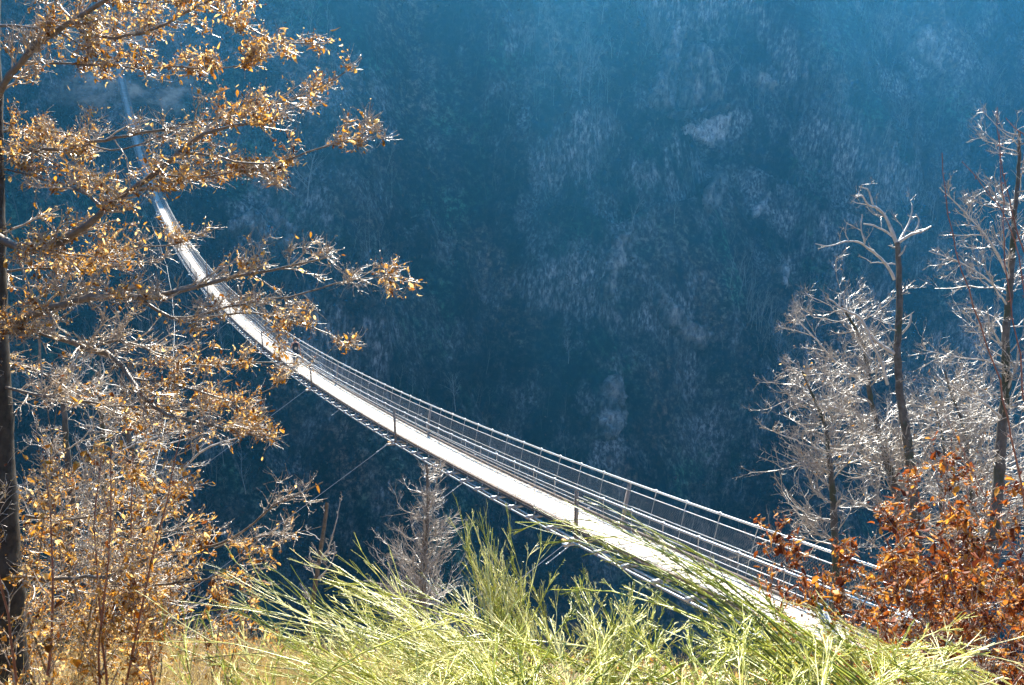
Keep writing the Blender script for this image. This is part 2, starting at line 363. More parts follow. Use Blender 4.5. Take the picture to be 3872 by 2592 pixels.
# ---------------------------------------------------------------- materials
M_PLANK = noisemat('weathered_plank', (.42, .39, .35), (.66, .63, .58), 3.0, .75, bump=.3, bd=.004, stretch=(1, 1, 6))
M_KERB = noisemat('kerb_board', (.09, .07, .06), (.22, .17, .14), 5, .7)
M_EDGE = noisemat('edge_steel', (.05, .06, .07), (.10, .115, .13), 5, .5, .4)
M_STEEL = noisemat('galvanised_steel', (.42, .44, .47), (.62, .64, .66), 8, .38, .75, .5)
M_CABLE = noisemat('cable_steel', (.55, .56, .58), (.75, .76, .78), 14, .3, .8, .5)
M_WIRE = noisemat('net_wire', (.30, .31, .33), (.42, .43, .45), 14, .4, .8, .5)
M_POST = noisemat('post_steel', (.17, .15, .14), (.30, .27, .25), 6, .5, .3)
M_TIMBER = noisemat('timber_block', (.38, .20, .08), (.55, .33, .14), 6, .7)
M_CONC = noisemat('painted_concrete', (.62, .61, .58), (.78, .77, .74), 3, .8, bump=.2)

# ---------------------------------------------------------------- suspension bridge
HH, WT, WD, HG = 1.122, 1.389, 1.081, 1.13            # rail height, width between rails, deck width, hanger spacing
NP_ = 17
def bridge():
    root = thing('suspension_footbridge', bp(0), 'very long cable footbridge with pale plank deck and wire net sides sagging across the gorge', 'bridge')
    rootv = root
    sN = np.arange(S0, S1 + .01, HG / 2)
    # deck planks
    b = MB(); s = S0
    st = np.arange(S0, S1, .205)
    for i, s in enumerate(st):
        sl = -.246177 + .002232 * s; ax = BD + np.array([0, 0, sl]); ax /= np.linalg.norm(ax); up = np.cross(BL, ax)
        far_ = s > 60
        b.box(bp(s + .1, rng.normal(0, .004), -.02 + rng.normal(0, .0025)), WD - .04, .193 if not far_ else .198, .04, [BL, ax, up], col=rng.random())
    m = N('plank_deck').set(.7, 0, .35); f = m.noise(6, 4); c = m.ramp(m.attr(), [(0, (.42, .38, .33)), (.5, (.55, .51, .46)), (1, (.68, .65, .60))])
    m.l(m.mix(1., c, m.ramp(f, [(.3, (.75, .73, .7)), (.65, (1.05, 1.05, 1.05))]), 'MULTIPLY'), m.b.inputs['Base Color']); m.bump(f, .3, .004)
    b.build('plank_deck', m.m, root)
    def rail(lat, h, r, k, name, mat, step=2):
        t = MB(); q = sN[::step] if step > 0 else sN; t.tube(bp(q, np.full_like(q, lat), np.full_like(q, h)), r, k); return t.build(name, mat, root, smooth=True)
    def lat_at(side, h): return side * (WD / 2 + .03 + (WT - WD - .06) / 2 * h / HH)
    for sd_ in (-1, 1):
        # kerb: rectangular strip following the deck
        k = MB(); q = sN; c0 = sd_ * (WD / 2 - .022)
        V = np.stack([bp(q, np.full_like(q, c0 + a), np.full_like(q, h)) for a, h in ((-.022, .004), (.022, .004), (.022, .065), (-.022, .065))], 1).reshape(-1, 3)
        i = np.arange(len(q) - 1)[:, None] * 4; j = np.arange(4)[None]; F = np.stack([i + j, i + (j + 1) % 4, i + 4 + (j + 1) % 4, i + 4 + j], -1).reshape(-1, 4)
        k.add(V, F); k.build('kerb_board', M_KERB, root)
        k = MB()        # edge beam under the planks
        V = np.stack([bp(q, np.full_like(q, sd_ * (WD / 2 - .035) + a), np.full_like(q, h)) for a, h in ((-.03, -.10), (.03, -.10), (.03, -.046), (-.03, -.046))], 1).reshape(-1, 3)
        k.add(V, F); k.build('edge_beam', M_EDGE, root)
        rail(lat_at(sd_, HH), HH, .026, 8, 'handrail_cable', M_CABLE, 1)
        rail(lat_at(sd_, .92), .92, .011, 5, 'net_cable', M_CABLE, 1)
        rail(lat_at(sd_, .55), .55, .009, 5, 'net_cable', M_CABLE, 1)
        rail(lat_at(sd_, .13), .13, .010, 5, 'net_cable', M_CABLE, 1)
        rail(sd_ * .735, -.235, .030, 8, 'carrying_cable', M_CABLE, 1)
        rail(sd_ * .60, -.215, .026, 8, 'carrying_cable', M_STEEL, 1)
        # wire net
        w_ = MB(); stp = .062; q = np.arange(S0, S1 - .9, stp)
        w_.segs(bp(q, np.full_like(q, lat_at(sd_, .1)), np.full_like(q, .10)), bp(q + .55, np.full_like(q, lat_at(sd_, .92)), np.full_like(q, .92)), .0013, .0013, 3)
        w_.segs(bp(q + .55, np.full_like(q, lat_at(sd_, .1)), np.full_like(q, .10)), bp(q, np.full_like(q, lat_at(sd_, .92)), np.full_like(q, .92)), .0013, .0013, 3)
        # wire wrapped round the net cables
        qq = np.arange(S0, 75, .07)
        for h, rr in ((.92, .017), (.55, .012), (.13, .014)):
            L_ = np.full_like(qq, lat_at(sd_, h)); w_.segs(bp(qq, L_ - rr, np.full_like(qq, h + rr)), bp(qq + .03, L_ + rr, np.full_like(qq, h - rr)), .0035, .0035, 3)
        w_.build('wire_net', M_WIRE, root)
        # hangers with shackles; those nearest are single parts, the rest one part
        rest = MB()
        n = int((S1 - S0) / HG); 
        for i in range(-7, n - 7):
            s = i * HG
            if i % 12 == 0 or s < S0 + .3: continue
            t = MB() if (i < 43) else rest
            top = bp(s, lat_at(sd_, HH), HH); mid = bp(s, lat_at(sd_, .92), .92); bot = bp(s, sd_ * (WD / 2 + .02), -.10)
            t.segs([mid], [bot], .0055, .0055, 4)
            if i < 60:
                t.tube([top + [0, 0, .026], top + BL * .026, top - [0, 0, .03], mid + BD * .012, mid - [0, 0, .02]], [.010, .011, .012, .008, .008], 5)
                t.box(top + np.array([0, 0, .012]), .055, .05, .05, [BL, BD, [0, 0, 1]])
                t.box(bot + np.array([0, 0, .02]), .03, .03, .06)
            if t is not rest: t.build('hanger', M_STEEL, root)
        rest = rest.build('hanger', M_STEEL, root); tag(rest, kind='stuff')
        # posts
        for i in range(NP_ + 1):
            s = i * 12 * HG
            if s > S1: break
            t = MB(); sl = -.246177 + .002232 * s; ax = BD + np.array([0, 0, sl]); ax /= np.linalg.norm(ax); up = np.cross(BL, ax); up *= np.sign(up[2])
            A = bp(s, sd_ * (WD / 2 + .045), -.26); B = bp(s, lat_at(sd_, HH) + sd_ * .0, HH - .03)
            d = B - A; L = np.linalg.norm(d); d /= L; sx = np.cross(ax, d); sx /= np.linalg.norm(sx)
            t.box((A + B) / 2, .012, .085, L, [sx, ax, d]); t.box((A + B) / 2 + sx * sd_ * .03 + ax * .036, .06, .010, L * .98, [sx, ax, d]); t.box((A + B) / 2 + sx * sd_ * .03 - ax * .036, .06, .010, L * .98, [sx, ax, d])
            p = t.build('post', M_POST, root)
            t = MB(); t.box(B + np.array([0, 0, .055]), .10, .11, .055, [BL, ax, up]); t.box(B + np.array([0, 0, .095]), .03, .03, .05, [BL, ax, up]); t.build('rail_clamp', M_STEEL, p)
    # cross beams: the nearest hundred are parts, the rest one part
    n = int((S1 - S0) / HG); rest = MB()
    for i in range(-7, n - 7):
        s = i * HG; t = MB() if i < 93 else rest; sl = -.246177 + .002232 * s; ax = BD + np.array([0, 0, sl]); ax /= np.linalg.norm(ax); up = np.cross(ax, BL); up *= np.sign(up[2])
        c = bp(s, 0, -.205)
        t.box(c + up * .028, 1.60, .075, .008, [BL, ax, up]); t.box(c - ax * .034, 1.60, .007, .06, [BL, ax, up]); t.box(c + ax * .034, 1.60, .007, .06, [BL, ax, up])
        for sd_ in (-1, 1):
            t.box(bp(s, sd_ * .68, -.152), .22, .095, .022, [BL, ax, up]); t.tube([bp(s, sd_ * .735, -.27) , bp(s, sd_ * .735, -.13)], .012, 5)
        if i % 12 == 0:
            t.box(bp(s, 0, -.31), 1.86, .09, .06, [BL, ax, up])
            for sd_ in (-1, 1): t.box(bp(s, sd_ * .87, -.275), .16, .13, .02, [BL, ax, up])
        if t is not rest: t.build('cross_beam', M_STEEL, root)
        if i % 12 == 0 and i < 60:
            t = MB(); 
            for sd_ in (-1, 1): t.box(bp(s + .2, sd_ * .66, -.268), .34, .22, .05, [BL, ax, up])
            t.build('timber_block', M_TIMBER, root)
    tag(rest.build('cross_beam', M_STEEL, root), kind='stuff')
    # slanting braces inside the right net
    t = MB(); t.segs([bp(40.7, lat_at(1, 1.0) - .02, 1.0), bp(40.7, lat_at(1, .95) - .05, .9)], [bp(27.4, lat_at(1, .15) - .03, .15), bp(27.6, lat_at(1, .3) - .03, .3)], .010, .010, 5); t.build('brace_cable', M_CABLE, root)
    # wind cables and the ropes that tie them to the posts
    for sd_ in (-1, 1):
        def node(s):
            u = (115 - s) / 115; return bp(s, sd_ * (1.5 + 12.5 * u * u), -(1.5 + 7.4 * u * u))
        ks = [s for s in np.arange(-8 if sd_ > 0 else -8, 231, 13.56)]; ks = [k * 13.56 for k in range(0, 18) if k * 13.56 < 228]
        pts = [node(-7)] + [node(s) for s in ks]
        for a, b_ in zip(pts[:-1], pts[1:]):
            t = MB(); mid = [a + (b_ - a) * f - np.array([0, 0, .25 * 4 * f * (1 - f)]) for f in np.linspace(0, 1, 7)]
            t.tube(mid, .017, 5); t.build('wind_cable', M_CABLE, root)
        for s in ks:
            if sd_ > 0 and s < 10: continue
            a = bp(s, sd_ * .94, -.30); q = node(s); L = np.linalg.norm(q - a); d = (q - a) / L; t = MB()
            t.segs([a], [q], .0075, .0075, 4); rp = t.build('tie_rope', M_CABLE, root)
            if s < 60:
                t = MB(); e = min(2.1, L * .5); t.tube([a, a + d * e * .15, a + d * e * .5, a + d * e], [.028, .02, .022, .018], 6)
                for u in (.04, .45, .62, .95, 1.0): t.box(a + d * e * u, .06, .06, .05)
                t.build('turnbuckle', M_STEEL, rp)
    # anchor blocks of the near bridge head
    for sd_ in (-1, 1):
        x = bp(-7.6, sd_ * .78, 0); Z_ = [0, 0, 1]; q_ = nrm3(-BD - np.array([0, 0, .75])); w_ = np.cross(BL, q_)
        t = MB(); t.box(x + q_ * .75 + [0, 0, .90], .16, 1.1, .05, [BL, q_, w_]); t.box(x + q_ * .8 + [0, 0, .70], .025, 1.0, .36, [BL, q_, w_]); t.build('anchor_plate', M_CONC, root); t = MB(); t.box(x + q_ * 1.2 + [0, 0, .1], .1, .1, 1.2); t.build('anchor_strut', M_STEEL, root)
    # portal at the far head
    t = MB()
    for sd_ in (-1, 1): t.box(bp(S1 - .4, sd_ * 1.15, .7), .5, .6, 3.4, [BL, BD, [0, 0, 1]])
    t.box(bp(S1 + 2.4, 0, -.25), 2.4, 5., .3, [BL, BD, [0, 0, 1]])
    t.build('far_portal', noisemat('portal_stone', (.2, .2, .2), (.3, .3, .3), 2), root)
    return root
bridge()

# ---------------------------------------------------------------- people on the bridge
M_SKIN = noisemat('skin', (.42, .22, .15), (.52, .29, .2), 12, .55)
M_HAIR = noisemat('dark_hair', (.02, .012, .01), (.05, .03, .02), 40, .5)
def person(s, lat, facing, top_c, leg_c, label, stride=.12, printed=False):
    o0 = bp(s, lat, .002); root = thing('person', o0, label, 'person', 'people walking on the footbridge')
    fw = BD * facing; rt = np.cross(fw, [0, 0, 1.])
    def W(x, y, z): return (rt * x + fw * y + np.array([0, 0, z]))
    v = []; e = []; rad = []
    def V(x, y, z, r, p=None, ry=None):
        v.append(tuple(W(x, y, z))); rad.append((r, ry or r)); 
        if p is not None: e.append((p, len(v) - 1))
        return len(v) - 1
    pel = V(0, 0, .92, .125, None, .095); wa = V(0, .005, 1.05, .108, pel, .08); ch = V(0, .0, 1.24, .135, wa, .095); nk0 = V(0, -.01, 1.385, .075, ch, .06)
    nk = V(0, 0, 1.44, .046, nk0); hd0 = V(0, .015, 1.50, .066, nk); hd1 = V(0, .01, 1.57, .080, hd0, .085); V(0, .0, 1.63, .055, hd1)
    nose = V(0, .098, 1.535, .010, hd0)
    for sx in (-1, 1):
        hip = V(sx * .09, 0, .86, .085, pel); kn = V(sx * .095, stride * sx * .6 + .03, .49, .055, hip); an = V(sx * .1, stride * sx, .09, .036, kn); V(sx * .105, stride * sx + .14, .035, .032, an)
        sh = V(sx * .165, -.005, 1.355, .052, nk0); el = V(sx * .235, -.02 - sx * .03, 1.09, .036, sh); wr = V(sx * .255, .09 - sx * .06, .86, .024, el); pm = V(sx * .255, .11 - sx * .06, .79, .030, wr, .018)
        for q, (dy, ln) in enumerate(((-.028, .062), (-.010, .075), (.010, .070), (.028, .055))):
            k1 = V(sx * .253, .11 - sx * .06 + dy, .745, .0085, pm); V(sx * .243, .118 - sx * .06 + dy, .745 - ln, .0075, k1)
        t1 = V(sx * .245, .145 - sx * .06, .775, .010, pm); V(sx * .238, .158 - sx * .06, .735, .008, t1)
    me = bpy.data.meshes.new('body'); me.from_pydata(v, e, []); me.update(); body = bpy.data.objects.new('body', me); COL.objects.link(body); body.parent = root
    md = body.modifiers.new('skin', 'SKIN'); sv = me.skin_vertices[0].data if me.skin_vertices else None
    if sv is None:
        import bmesh
        bm = bmesh.new(); bm.from_mesh(me); bm.verts.layers.skin.verify(); bm.to_mesh(me); bm.free(); sv = me.skin_vertices[0].data
    for q, r in zip(sv, rad): q.radius = r; q.use_root = False
    sv[0].use_root = True
    ss = body.modifiers.new('sub', 'SUBSURF'); ss.levels = 1; ss.render_levels = 2; me.materials.append(M_SKIN); md.use_smooth_shade = True
    def loft(rings, k=14):
        b = MB(); th = np.arange(k) * 2 * math.pi / k
        Vv = np.array([[W(x + rx * math.cos(t), y + ry * math.sin(t), z) for t in th] for (x, y, z, rx, ry) in rings]).reshape(-1, 3) + o0
        i = np.arange(len(rings) - 1)[:, None] * k; j = np.arange(k)[None]; j2 = (j + 1) % k
        b.add(Vv, np.stack([i + j, i + j2, i + k + j2, i + k + j], -1).reshape(-1, 4)); return b
    def mat(nm, c): return noisemat(nm, tuple(x * .8 for x in c), c, 20, .8)
    loft([(0, 0, .86, .165, .125), (0, 0, .98, .152, .112), (0, .005, 1.07, .138, .105), (0, 0, 1.2, .165, .125), (0, 0, 1.30, .165, .12), (0, -.005, 1.38, .11, .085), (0, -.005, 1.40, .085, .07)]).build('shirt', mat('shirt_cloth', top_c), root, True)
    loft([(0, 0, .97, .142, .105), (0, 0, .88, .172, .128), (0, 0, .79, .18, .13)]).build('trousers', mat('trouser_cloth', leg_c), root, True)
    for sx in (-1, 1):
        loft([(sx * .088, 0, .83, .102, .11), (sx * .095, stride * sx * .6 + .03, .5, .075, .078), (sx * .1, stride * sx, .12, .058, .062)]).build('trouser_leg', mat('trouser_cloth', leg_c), root, True)
        loft([(sx * .105, stride * sx + .05, .0, .045, .13), (sx * .105, stride * sx + .05, .05, .045, .125), (sx * .102, stride * sx + .0, .1, .04, .05)]).build('shoe', mat('shoe_rubber', (.1, .1, .1)), root, True)
    loft([(0, -.06, 1.30, .04, .02), (0, -.06, 1.42, .075, .045), (0, -.035, 1.52, .088, .075), (0, -.02, 1.6, .092, .095), (0, -.01, 1.665, .07, .08), (0, -.01, 1.69, .02, .03)]).build('hair', M_HAIR, root, True)
    if printed:
        b = MB(); th = np.linspace(0, 2 * math.pi, 17)[:-1]
        b.add(np.array([W(0, .131, 1.09)] + [W(.075 * math.cos(t), .131 - .018 * abs(math.cos(t)), 1.09 + .085 * math.sin(t)) for t in th]) + o0, [[0, i + 1, (i + 1) % 16 + 1] for i in range(16)])
        b.build('shirt_print', noisemat('print_ink', (.3, .26, .2), (.5, .42, .33), 30), root)
    return root
person(33.3, -.14, -1, (.018, .02, .028), (.02, .022, .03), 'woman in black printed tank top, arms at her sides, the nearest walker on the bridge', printed=True)
person(101.5, -.02, -1, (.03, .035, .06), (.02, .02, .03), 'small walker in dark clothes further back, about halfway over the bridge', .2)
person(181.5, .1, 1, (.75, .76, .8), (.03, .05, .12), 'tiny walker in white top and dark trousers at the far end of the bridge', .2)
# ---------------------------------------------------------------- plant growing (vectorised)
def nrm(v): return v / (np.linalg.norm(v, axis=-1, keepdims=True) + 1e-12)
def grow(P, D, L, R0, m, wander=.15, up=0., taper=.35):
    n = len(P); pts = np.zeros((n, m + 1, 3)); pts[:, 0] = P; D = nrm(D); st = (np.asarray(L) / m)[:, None]
    for i in range(m):
        D = nrm(D + wander * rng.normal(size=(n, 3)) + np.array([0, 0, up])); pts[:, i + 1] = pts[:, i] + D * st
    rad = np.asarray(R0)[:, None] * np.linspace(1, taper, m + 1)[None]
    return pts, rad
def sprout(pts, rad, per, t0=.15, t1=1., ang=(.6, 1.1), flat=.6, lr=(.3, .6), rr=.55, L=None, bias=None, rmin=.0008):
    n, m1, _ = pts.shape; idx = np.repeat(np.arange(n), per); N_ = len(idx)
    t = (t0 + (t1 - t0) * rng.random(N_)) * (m1 - 1); k = np.minimum(t.astype(int), m1 - 2); f = (t - k)[:, None]
    A, B = pts[idx, k], pts[idx, k + 1]; P = A + (B - A) * f; T = nrm(B - A)
    q = rng.normal(size=(N_, 3)); q[:, 2] *= flat; q -= T * (q * T).sum(1, keepdims=True); q = nrm(q)
    a = rng.uniform(*ang, N_)[:, None]; D = np.cos(a) * T + np.sin(a) * q
    if bias is not None: D = nrm(D + np.asarray(bias))
    ln = np.linalg.norm(pts[:, -1] - pts[:, 0], axis=1)[idx] if L is None else np.broadcast_to(L, (N_,))
    ln = ln * rng.uniform(*lr, N_) * (1.15 - .6 * t / (m1 - 1) if L is None else 1)
    r = np.maximum(((rad[idx, k] * (1 - f[:, 0]) + rad[idx, k + 1] * f[:, 0]) * rr), rmin)
    return P, D, ln, r
def emit(mb, pts, rad, k=3, tone=None):
    n, m1, _ = pts.shape
    c = None if tone is None else np.repeat(tone, m1 - 1)
    mb.segs(pts[:, :-1].reshape(-1, 3), pts[:, 1:].reshape(-1, 3), rad[:, :-1].ravel(), rad[:, 1:].ravel(), k, c)
def leaves(mb, P, D, size, wid=.5, fold=.25, curl=.4, tone=None):
    n = len(P); D = nrm(D); size = np.broadcast_to(size, (n,))[:, None]
    q = rng.normal(size=(n, 3)); S = nrm(np.cross(D, q)); Nn = np.cross(S, D)
    c = (curl * rng.normal(size=(n, 1))); w_ = wid * rng.uniform(.6, 1.1, (n, 1)); fo = fold * rng.normal(size=(n, 1))
    p0 = P; m1 = P + D * size * .3 + Nn * size * c * .15; m2 = P + D * size * .65 + Nn * size * c * .45; tip = P + D * size + Nn * size * c
    a1 = m1 + (S * w_ * .42 + Nn * fo) * size; b1 = m1 - (S * w_ * .42 - Nn * fo) * size; a2 = m2 + (S * w_ * .4 + Nn * fo) * size; b2 = m2 - (S * w_ * .4 - Nn * fo) * size
    V = np.stack([p0, a1, m1, b1, a2, m2, b2, tip], 1).reshape(-1, 3); i = np.arange(n)[:, None] * 8
    tn = np.repeat(rng.random(n) if tone is None else tone, 8)
    mb.add(V, (i[:, :, None] + np.array([[1, 4, 5, 2], [2, 5, 6, 3]])[None]).reshape(-1, 4), tn)
    mb.add(V[:0], np.zeros((0, 3), int), tn[:0])
    mb.f3.append((i[:, :, None] + np.array([[0, 1, 2], [0, 2, 3], [4, 7, 5], [5, 7, 6]])[None]).reshape(-1, 3) + mb.n - n * 8)
def resample(path, n):
    path = np.asarray(path, float); d = np.r_[0, np.cumsum(np.linalg.norm(np.diff(path, axis=0), axis=1))]
    # smooth Catmull-like by cubic interpolation through points
    t = np.linspace(0, d[-1], n); out = np.stack([np.interp(t, d, path[:, i]) for i in range(3)], 1)
    for _ in range(2): out[1:-1] = out[1:-1] * .5 + (out[:-2] + out[2:]) * .25
    return out

def barkmat(name, c1, c2, scale=14, rough=.55, spec=.5, c3=None, ringed=False):
    m = N(name).set(rough, 0, spec); f = m.noise(scale, 4, .65); c = m.ramp(f, [(.3, c1), (.65, c2)])
    if c3: c = m.mix(m.ramp(m.noise(2.2, 3), [(.48, (0, 0, 0)), (.6, (1, 1, 1))]), c, c3)
    m.l(c, m.b.inputs['Base Color']); m.bump(f, .5, .006); return m.m
M_BEECH = barkmat('smooth_grey_bark', (.05, .038, .028), (.15, .115, .085), 18, .45, .6)
M_TWIG = barkmat('pale_twig_bark', (.17, .13, .10), (.44, .36, .28), 40, .3, .6)
M_WTWIG = barkmat('grey_white_twig', (.18, .155, .13), (.46, .41, .36), 30, .32, .6)
M_PALE = barkmat('bleached_wood', (.24, .22, .20), (.50, .47, .44), 12, .45, .6)
M_GREYB = barkmat('rough_grey_bark', (.045, .04, .036), (.13, .115, .10), 9, .75, .3, (.05, .055, .03))
M_DARKB = barkmat('furrowed_dark_bark', (.014, .012, .010), (.06, .05, .04), 14, .85, .2)
M_RED = barkmat('red_shoot_bark', (.14, .045, .03), (.26, .10, .07), 20, .4, .5)
M_BLEAF = leafmat('withered_beech_leaf', (.15, .045, .010), (.50, .24, .025), (.84, .62, .28), .62)
M_OLEAF = leafmat('withered_oak_leaf', (.08, .016, .006), (.30, .075, .010), (.66, .33, .05), .5)
M_BROOM = N('broom_stem').set(.33, 0, .5)
_c = M_BROOM.ramp(M_BROOM.attr(), [(0, (.04, .055, .002)), (.35, (.20, .23, .008)), (.65, (.50, .48, .06)), (1, (.78, .70, .34))])
M_BROOM.l(M_BROOM.mix(M_BROOM.noise(30, 2), _c, (.75, .8, .7), 'MULTIPLY'), M_BROOM.b.inputs['Base Color'])
M_BROOM.b.inputs['Subsurface Weight'].default_value = 0; M_BROOM = M_BROOM.m

# ---------------------------------------------------------------- woods on the far wall
def far_wood():
    b = MB(); n = 7500
    # scatter over the wall in (a, height), more evenly by area
    a = rng.uniform(-90, 430, n * 3); t = rng.uniform(165, 330, n * 3); z = terrain_z(a, t)
    dz = (terrain_z(a, t + 1.) - z)
    ok = (z > -140) & (z < 75) & (rng.random(n * 3) < (.15 + .85 * np.clip(1.2 - fbm(a / 25, z / 25, 2, 61) * -1.5, 0, 1)) * np.clip(2.6 / np.maximum(np.abs(dz), .4), .15, 1.) + .0)
    ok &= ~((np.abs(a - A_BR - 6) < 17) & (t > T_END - 14) & (t < T_END + 20))
    rm, sm = outcrops(a, z); ok &= rng.random(n * 3) > np.clip(np.maximum(rm, sm) * 1.6, 0, .97)
    P = a[:, None] * BL + t[:, None] * BD; P[:, 2] = z - .3; P = P[ok]; P = P[~(hides_rock(P, np.full(len(P), 6.)) & (rng.random(len(P)) < .9))]
    q = px_of(P); P = P[(q[:, 0] > -150) & (q[:, 0] < 2500) & (q[:, 1] > -150) & (q[:, 1] < 1400)][:n]
    n = len(P); H = rng.uniform(4.5, 10, n) * rng.choice([1, 1, .7, .5], n); tone = np.clip(rng.random(n) * .8 + 1.1 * fbm(P @ BL / 22, P[:, 2] / 35, 3, 64) + .1, 0, 1)
    D = np.stack([rng.normal(0, .12, n), rng.normal(-.12, .12, n), np.ones(n)], 1)
    pts, rad = grow(P, D, H, H * .011, 5, .06, .02, .2); emit(b, pts, rad, 3, tone)
    p2, d2, l2, r2 = sprout(pts, rad, 9, .3, 1., (.5, 1.0), .5, (.35, .55), .55, rmin=.016)
    q2, rr2 = grow(p2, d2, l2, r2, 3, .12, .12, .3); emit(b, q2, rr2, 3, np.repeat(tone, 9))
    p3, d3, l3, r3 = sprout(q2, rr2, 3, .3, 1., (.4, .8), .7, (.4, .7), .6, rmin=.011)
    q3, rr3 = grow(p3, d3, l3, r3, 1, .1, .1, .4); emit(b, q3, rr3, 3, np.repeat(np.repeat(tone, 9), 3))
    m = N('winter_wood').set(.8, 0, .1); m.l(m.ramp(m.attr(), [(0, (.008, .011, .009)), (.4, (.035, .038, .032)), (.75, (.09, .09, .078)), (1, (.30, .30, .27))]), m.b.inputs['Base Color'])
    o = b.build('bare_woodland', m.m); tag(o, 'leafless winter woodland covering the shaded far wall of the gorge', kind='stuff')
    # evergreen scrub and ivy patches between the trees
    b = MB(); n = 60000; a = rng.uniform(-90, 430, n); t = rng.uniform(165, 320, n); z = terrain_z(a, t); k = (z > -140) & (z < 70) & (fbm(a / 18, z / 22, 3, 71) > -.02); rm, sm = outcrops(a, z); k &= np.maximum(rm, sm) < rng.uniform(.1, .6, n)
    P = (a[:, None] * BL + t[:, None] * BD)[k]; P[:, 2] = z[k] + .15; P = P[~hides_rock(P, np.full(len(P), .3))]; n = len(P)
    q = px_of(P); P = P[(q[:, 0] > -50) & (q[:, 0] < 2400) & (q[:, 1] > -50) & (q[:, 1] < 1350)]; n = len(P)
    D = nrm(rng.normal(size=(n, 3)) + [0, -.3, .5]); leaves(b, P, D, rng.uniform(.3, 1.1, n), .7, .2, .4)
    m = N('scrub_leaf').set(.85, 0, .1); m.l(m.ramp(m.attr(), [(0, (.005, .012, .006)), (.5, (.02, .035, .018)), (.75, (.09, .05, .045)), (1, (.18, .14, .10))]), m.b.inputs['Base Color'])
    o = b.build('undergrowth', m.m); tag(o, 'dark scrub and ivy clinging to the shaded far wall', kind='stuff')
far_wood()

def bare_tree_thing(fx, fy, h, label, lean=0., group='pale bare trees standing out on the far wall', spread=1.):
    P = hit_wall(fx, fy); root = thing('bare_tree', P, label, 'tree', group)
    tr = MB(); pts, rad = grow(P[None] - [0, 0, .3], np.array([[lean, -.1, 1.]]), [h], [h * .013], 8, .07, 0, .2); emit(tr, pts, rad, 6); tr.build('trunk', M_FARB, root)
    b = MB(); p2, d2, l2, r2 = sprout(pts, rad, 16, .3, 1., (.45, .95), .7, (.35 * spread, .6 * spread), .5, rmin=.02); q2, rr2 = grow(p2, d2, l2, r2, 4, .12, .1, .3); emit(b, q2, rr2, 3)
    p3, d3, l3, r3 = sprout(q2, rr2, 5, .2, 1., (.4, .9), .7, (.3, .6), .6, rmin=.012); q3, rr3 = grow(p3, d3, l3, r3, 2, .15, .1, .4); emit(b, q3, rr3, 3)
    b.build('crown', M_FARB, root)
M_FARB = barkmat('distant_pale_bark', (.22, .22, .20), (.42, .42, .40), 3)
for fx, fy, h, lb in ((1042, 940, 10, 'pale bare tree on the dark wall just above the middle of the bridge'), (703, 470, 14, 'wide bare tree on the far wall right of the golden branches'),
                      (1660, 190, 8, 'slim bare tree above the pale rock face'), (1325, 420, 9, 'bare tree halfway up the far wall left of the rock face'), (1445, 520, 8, 'thin pale tree below and left of the pale rock face'),
                      (118, 190, 9, 'bare tree on the far slope left of the bridge end'), (1300, 830, 8, 'bare tree low on the far wall in the middle'), (562, 1130, 9, 'slender pale tree in the dark gorge under the bridge'),
                      (1500, 720, 7, 'small bare tree beside the dark gully'), (2020, 330, 8, 'bare tree on the far wall behind the forked dead snag')):
    bare_tree_thing(fx, fy, h, lb)
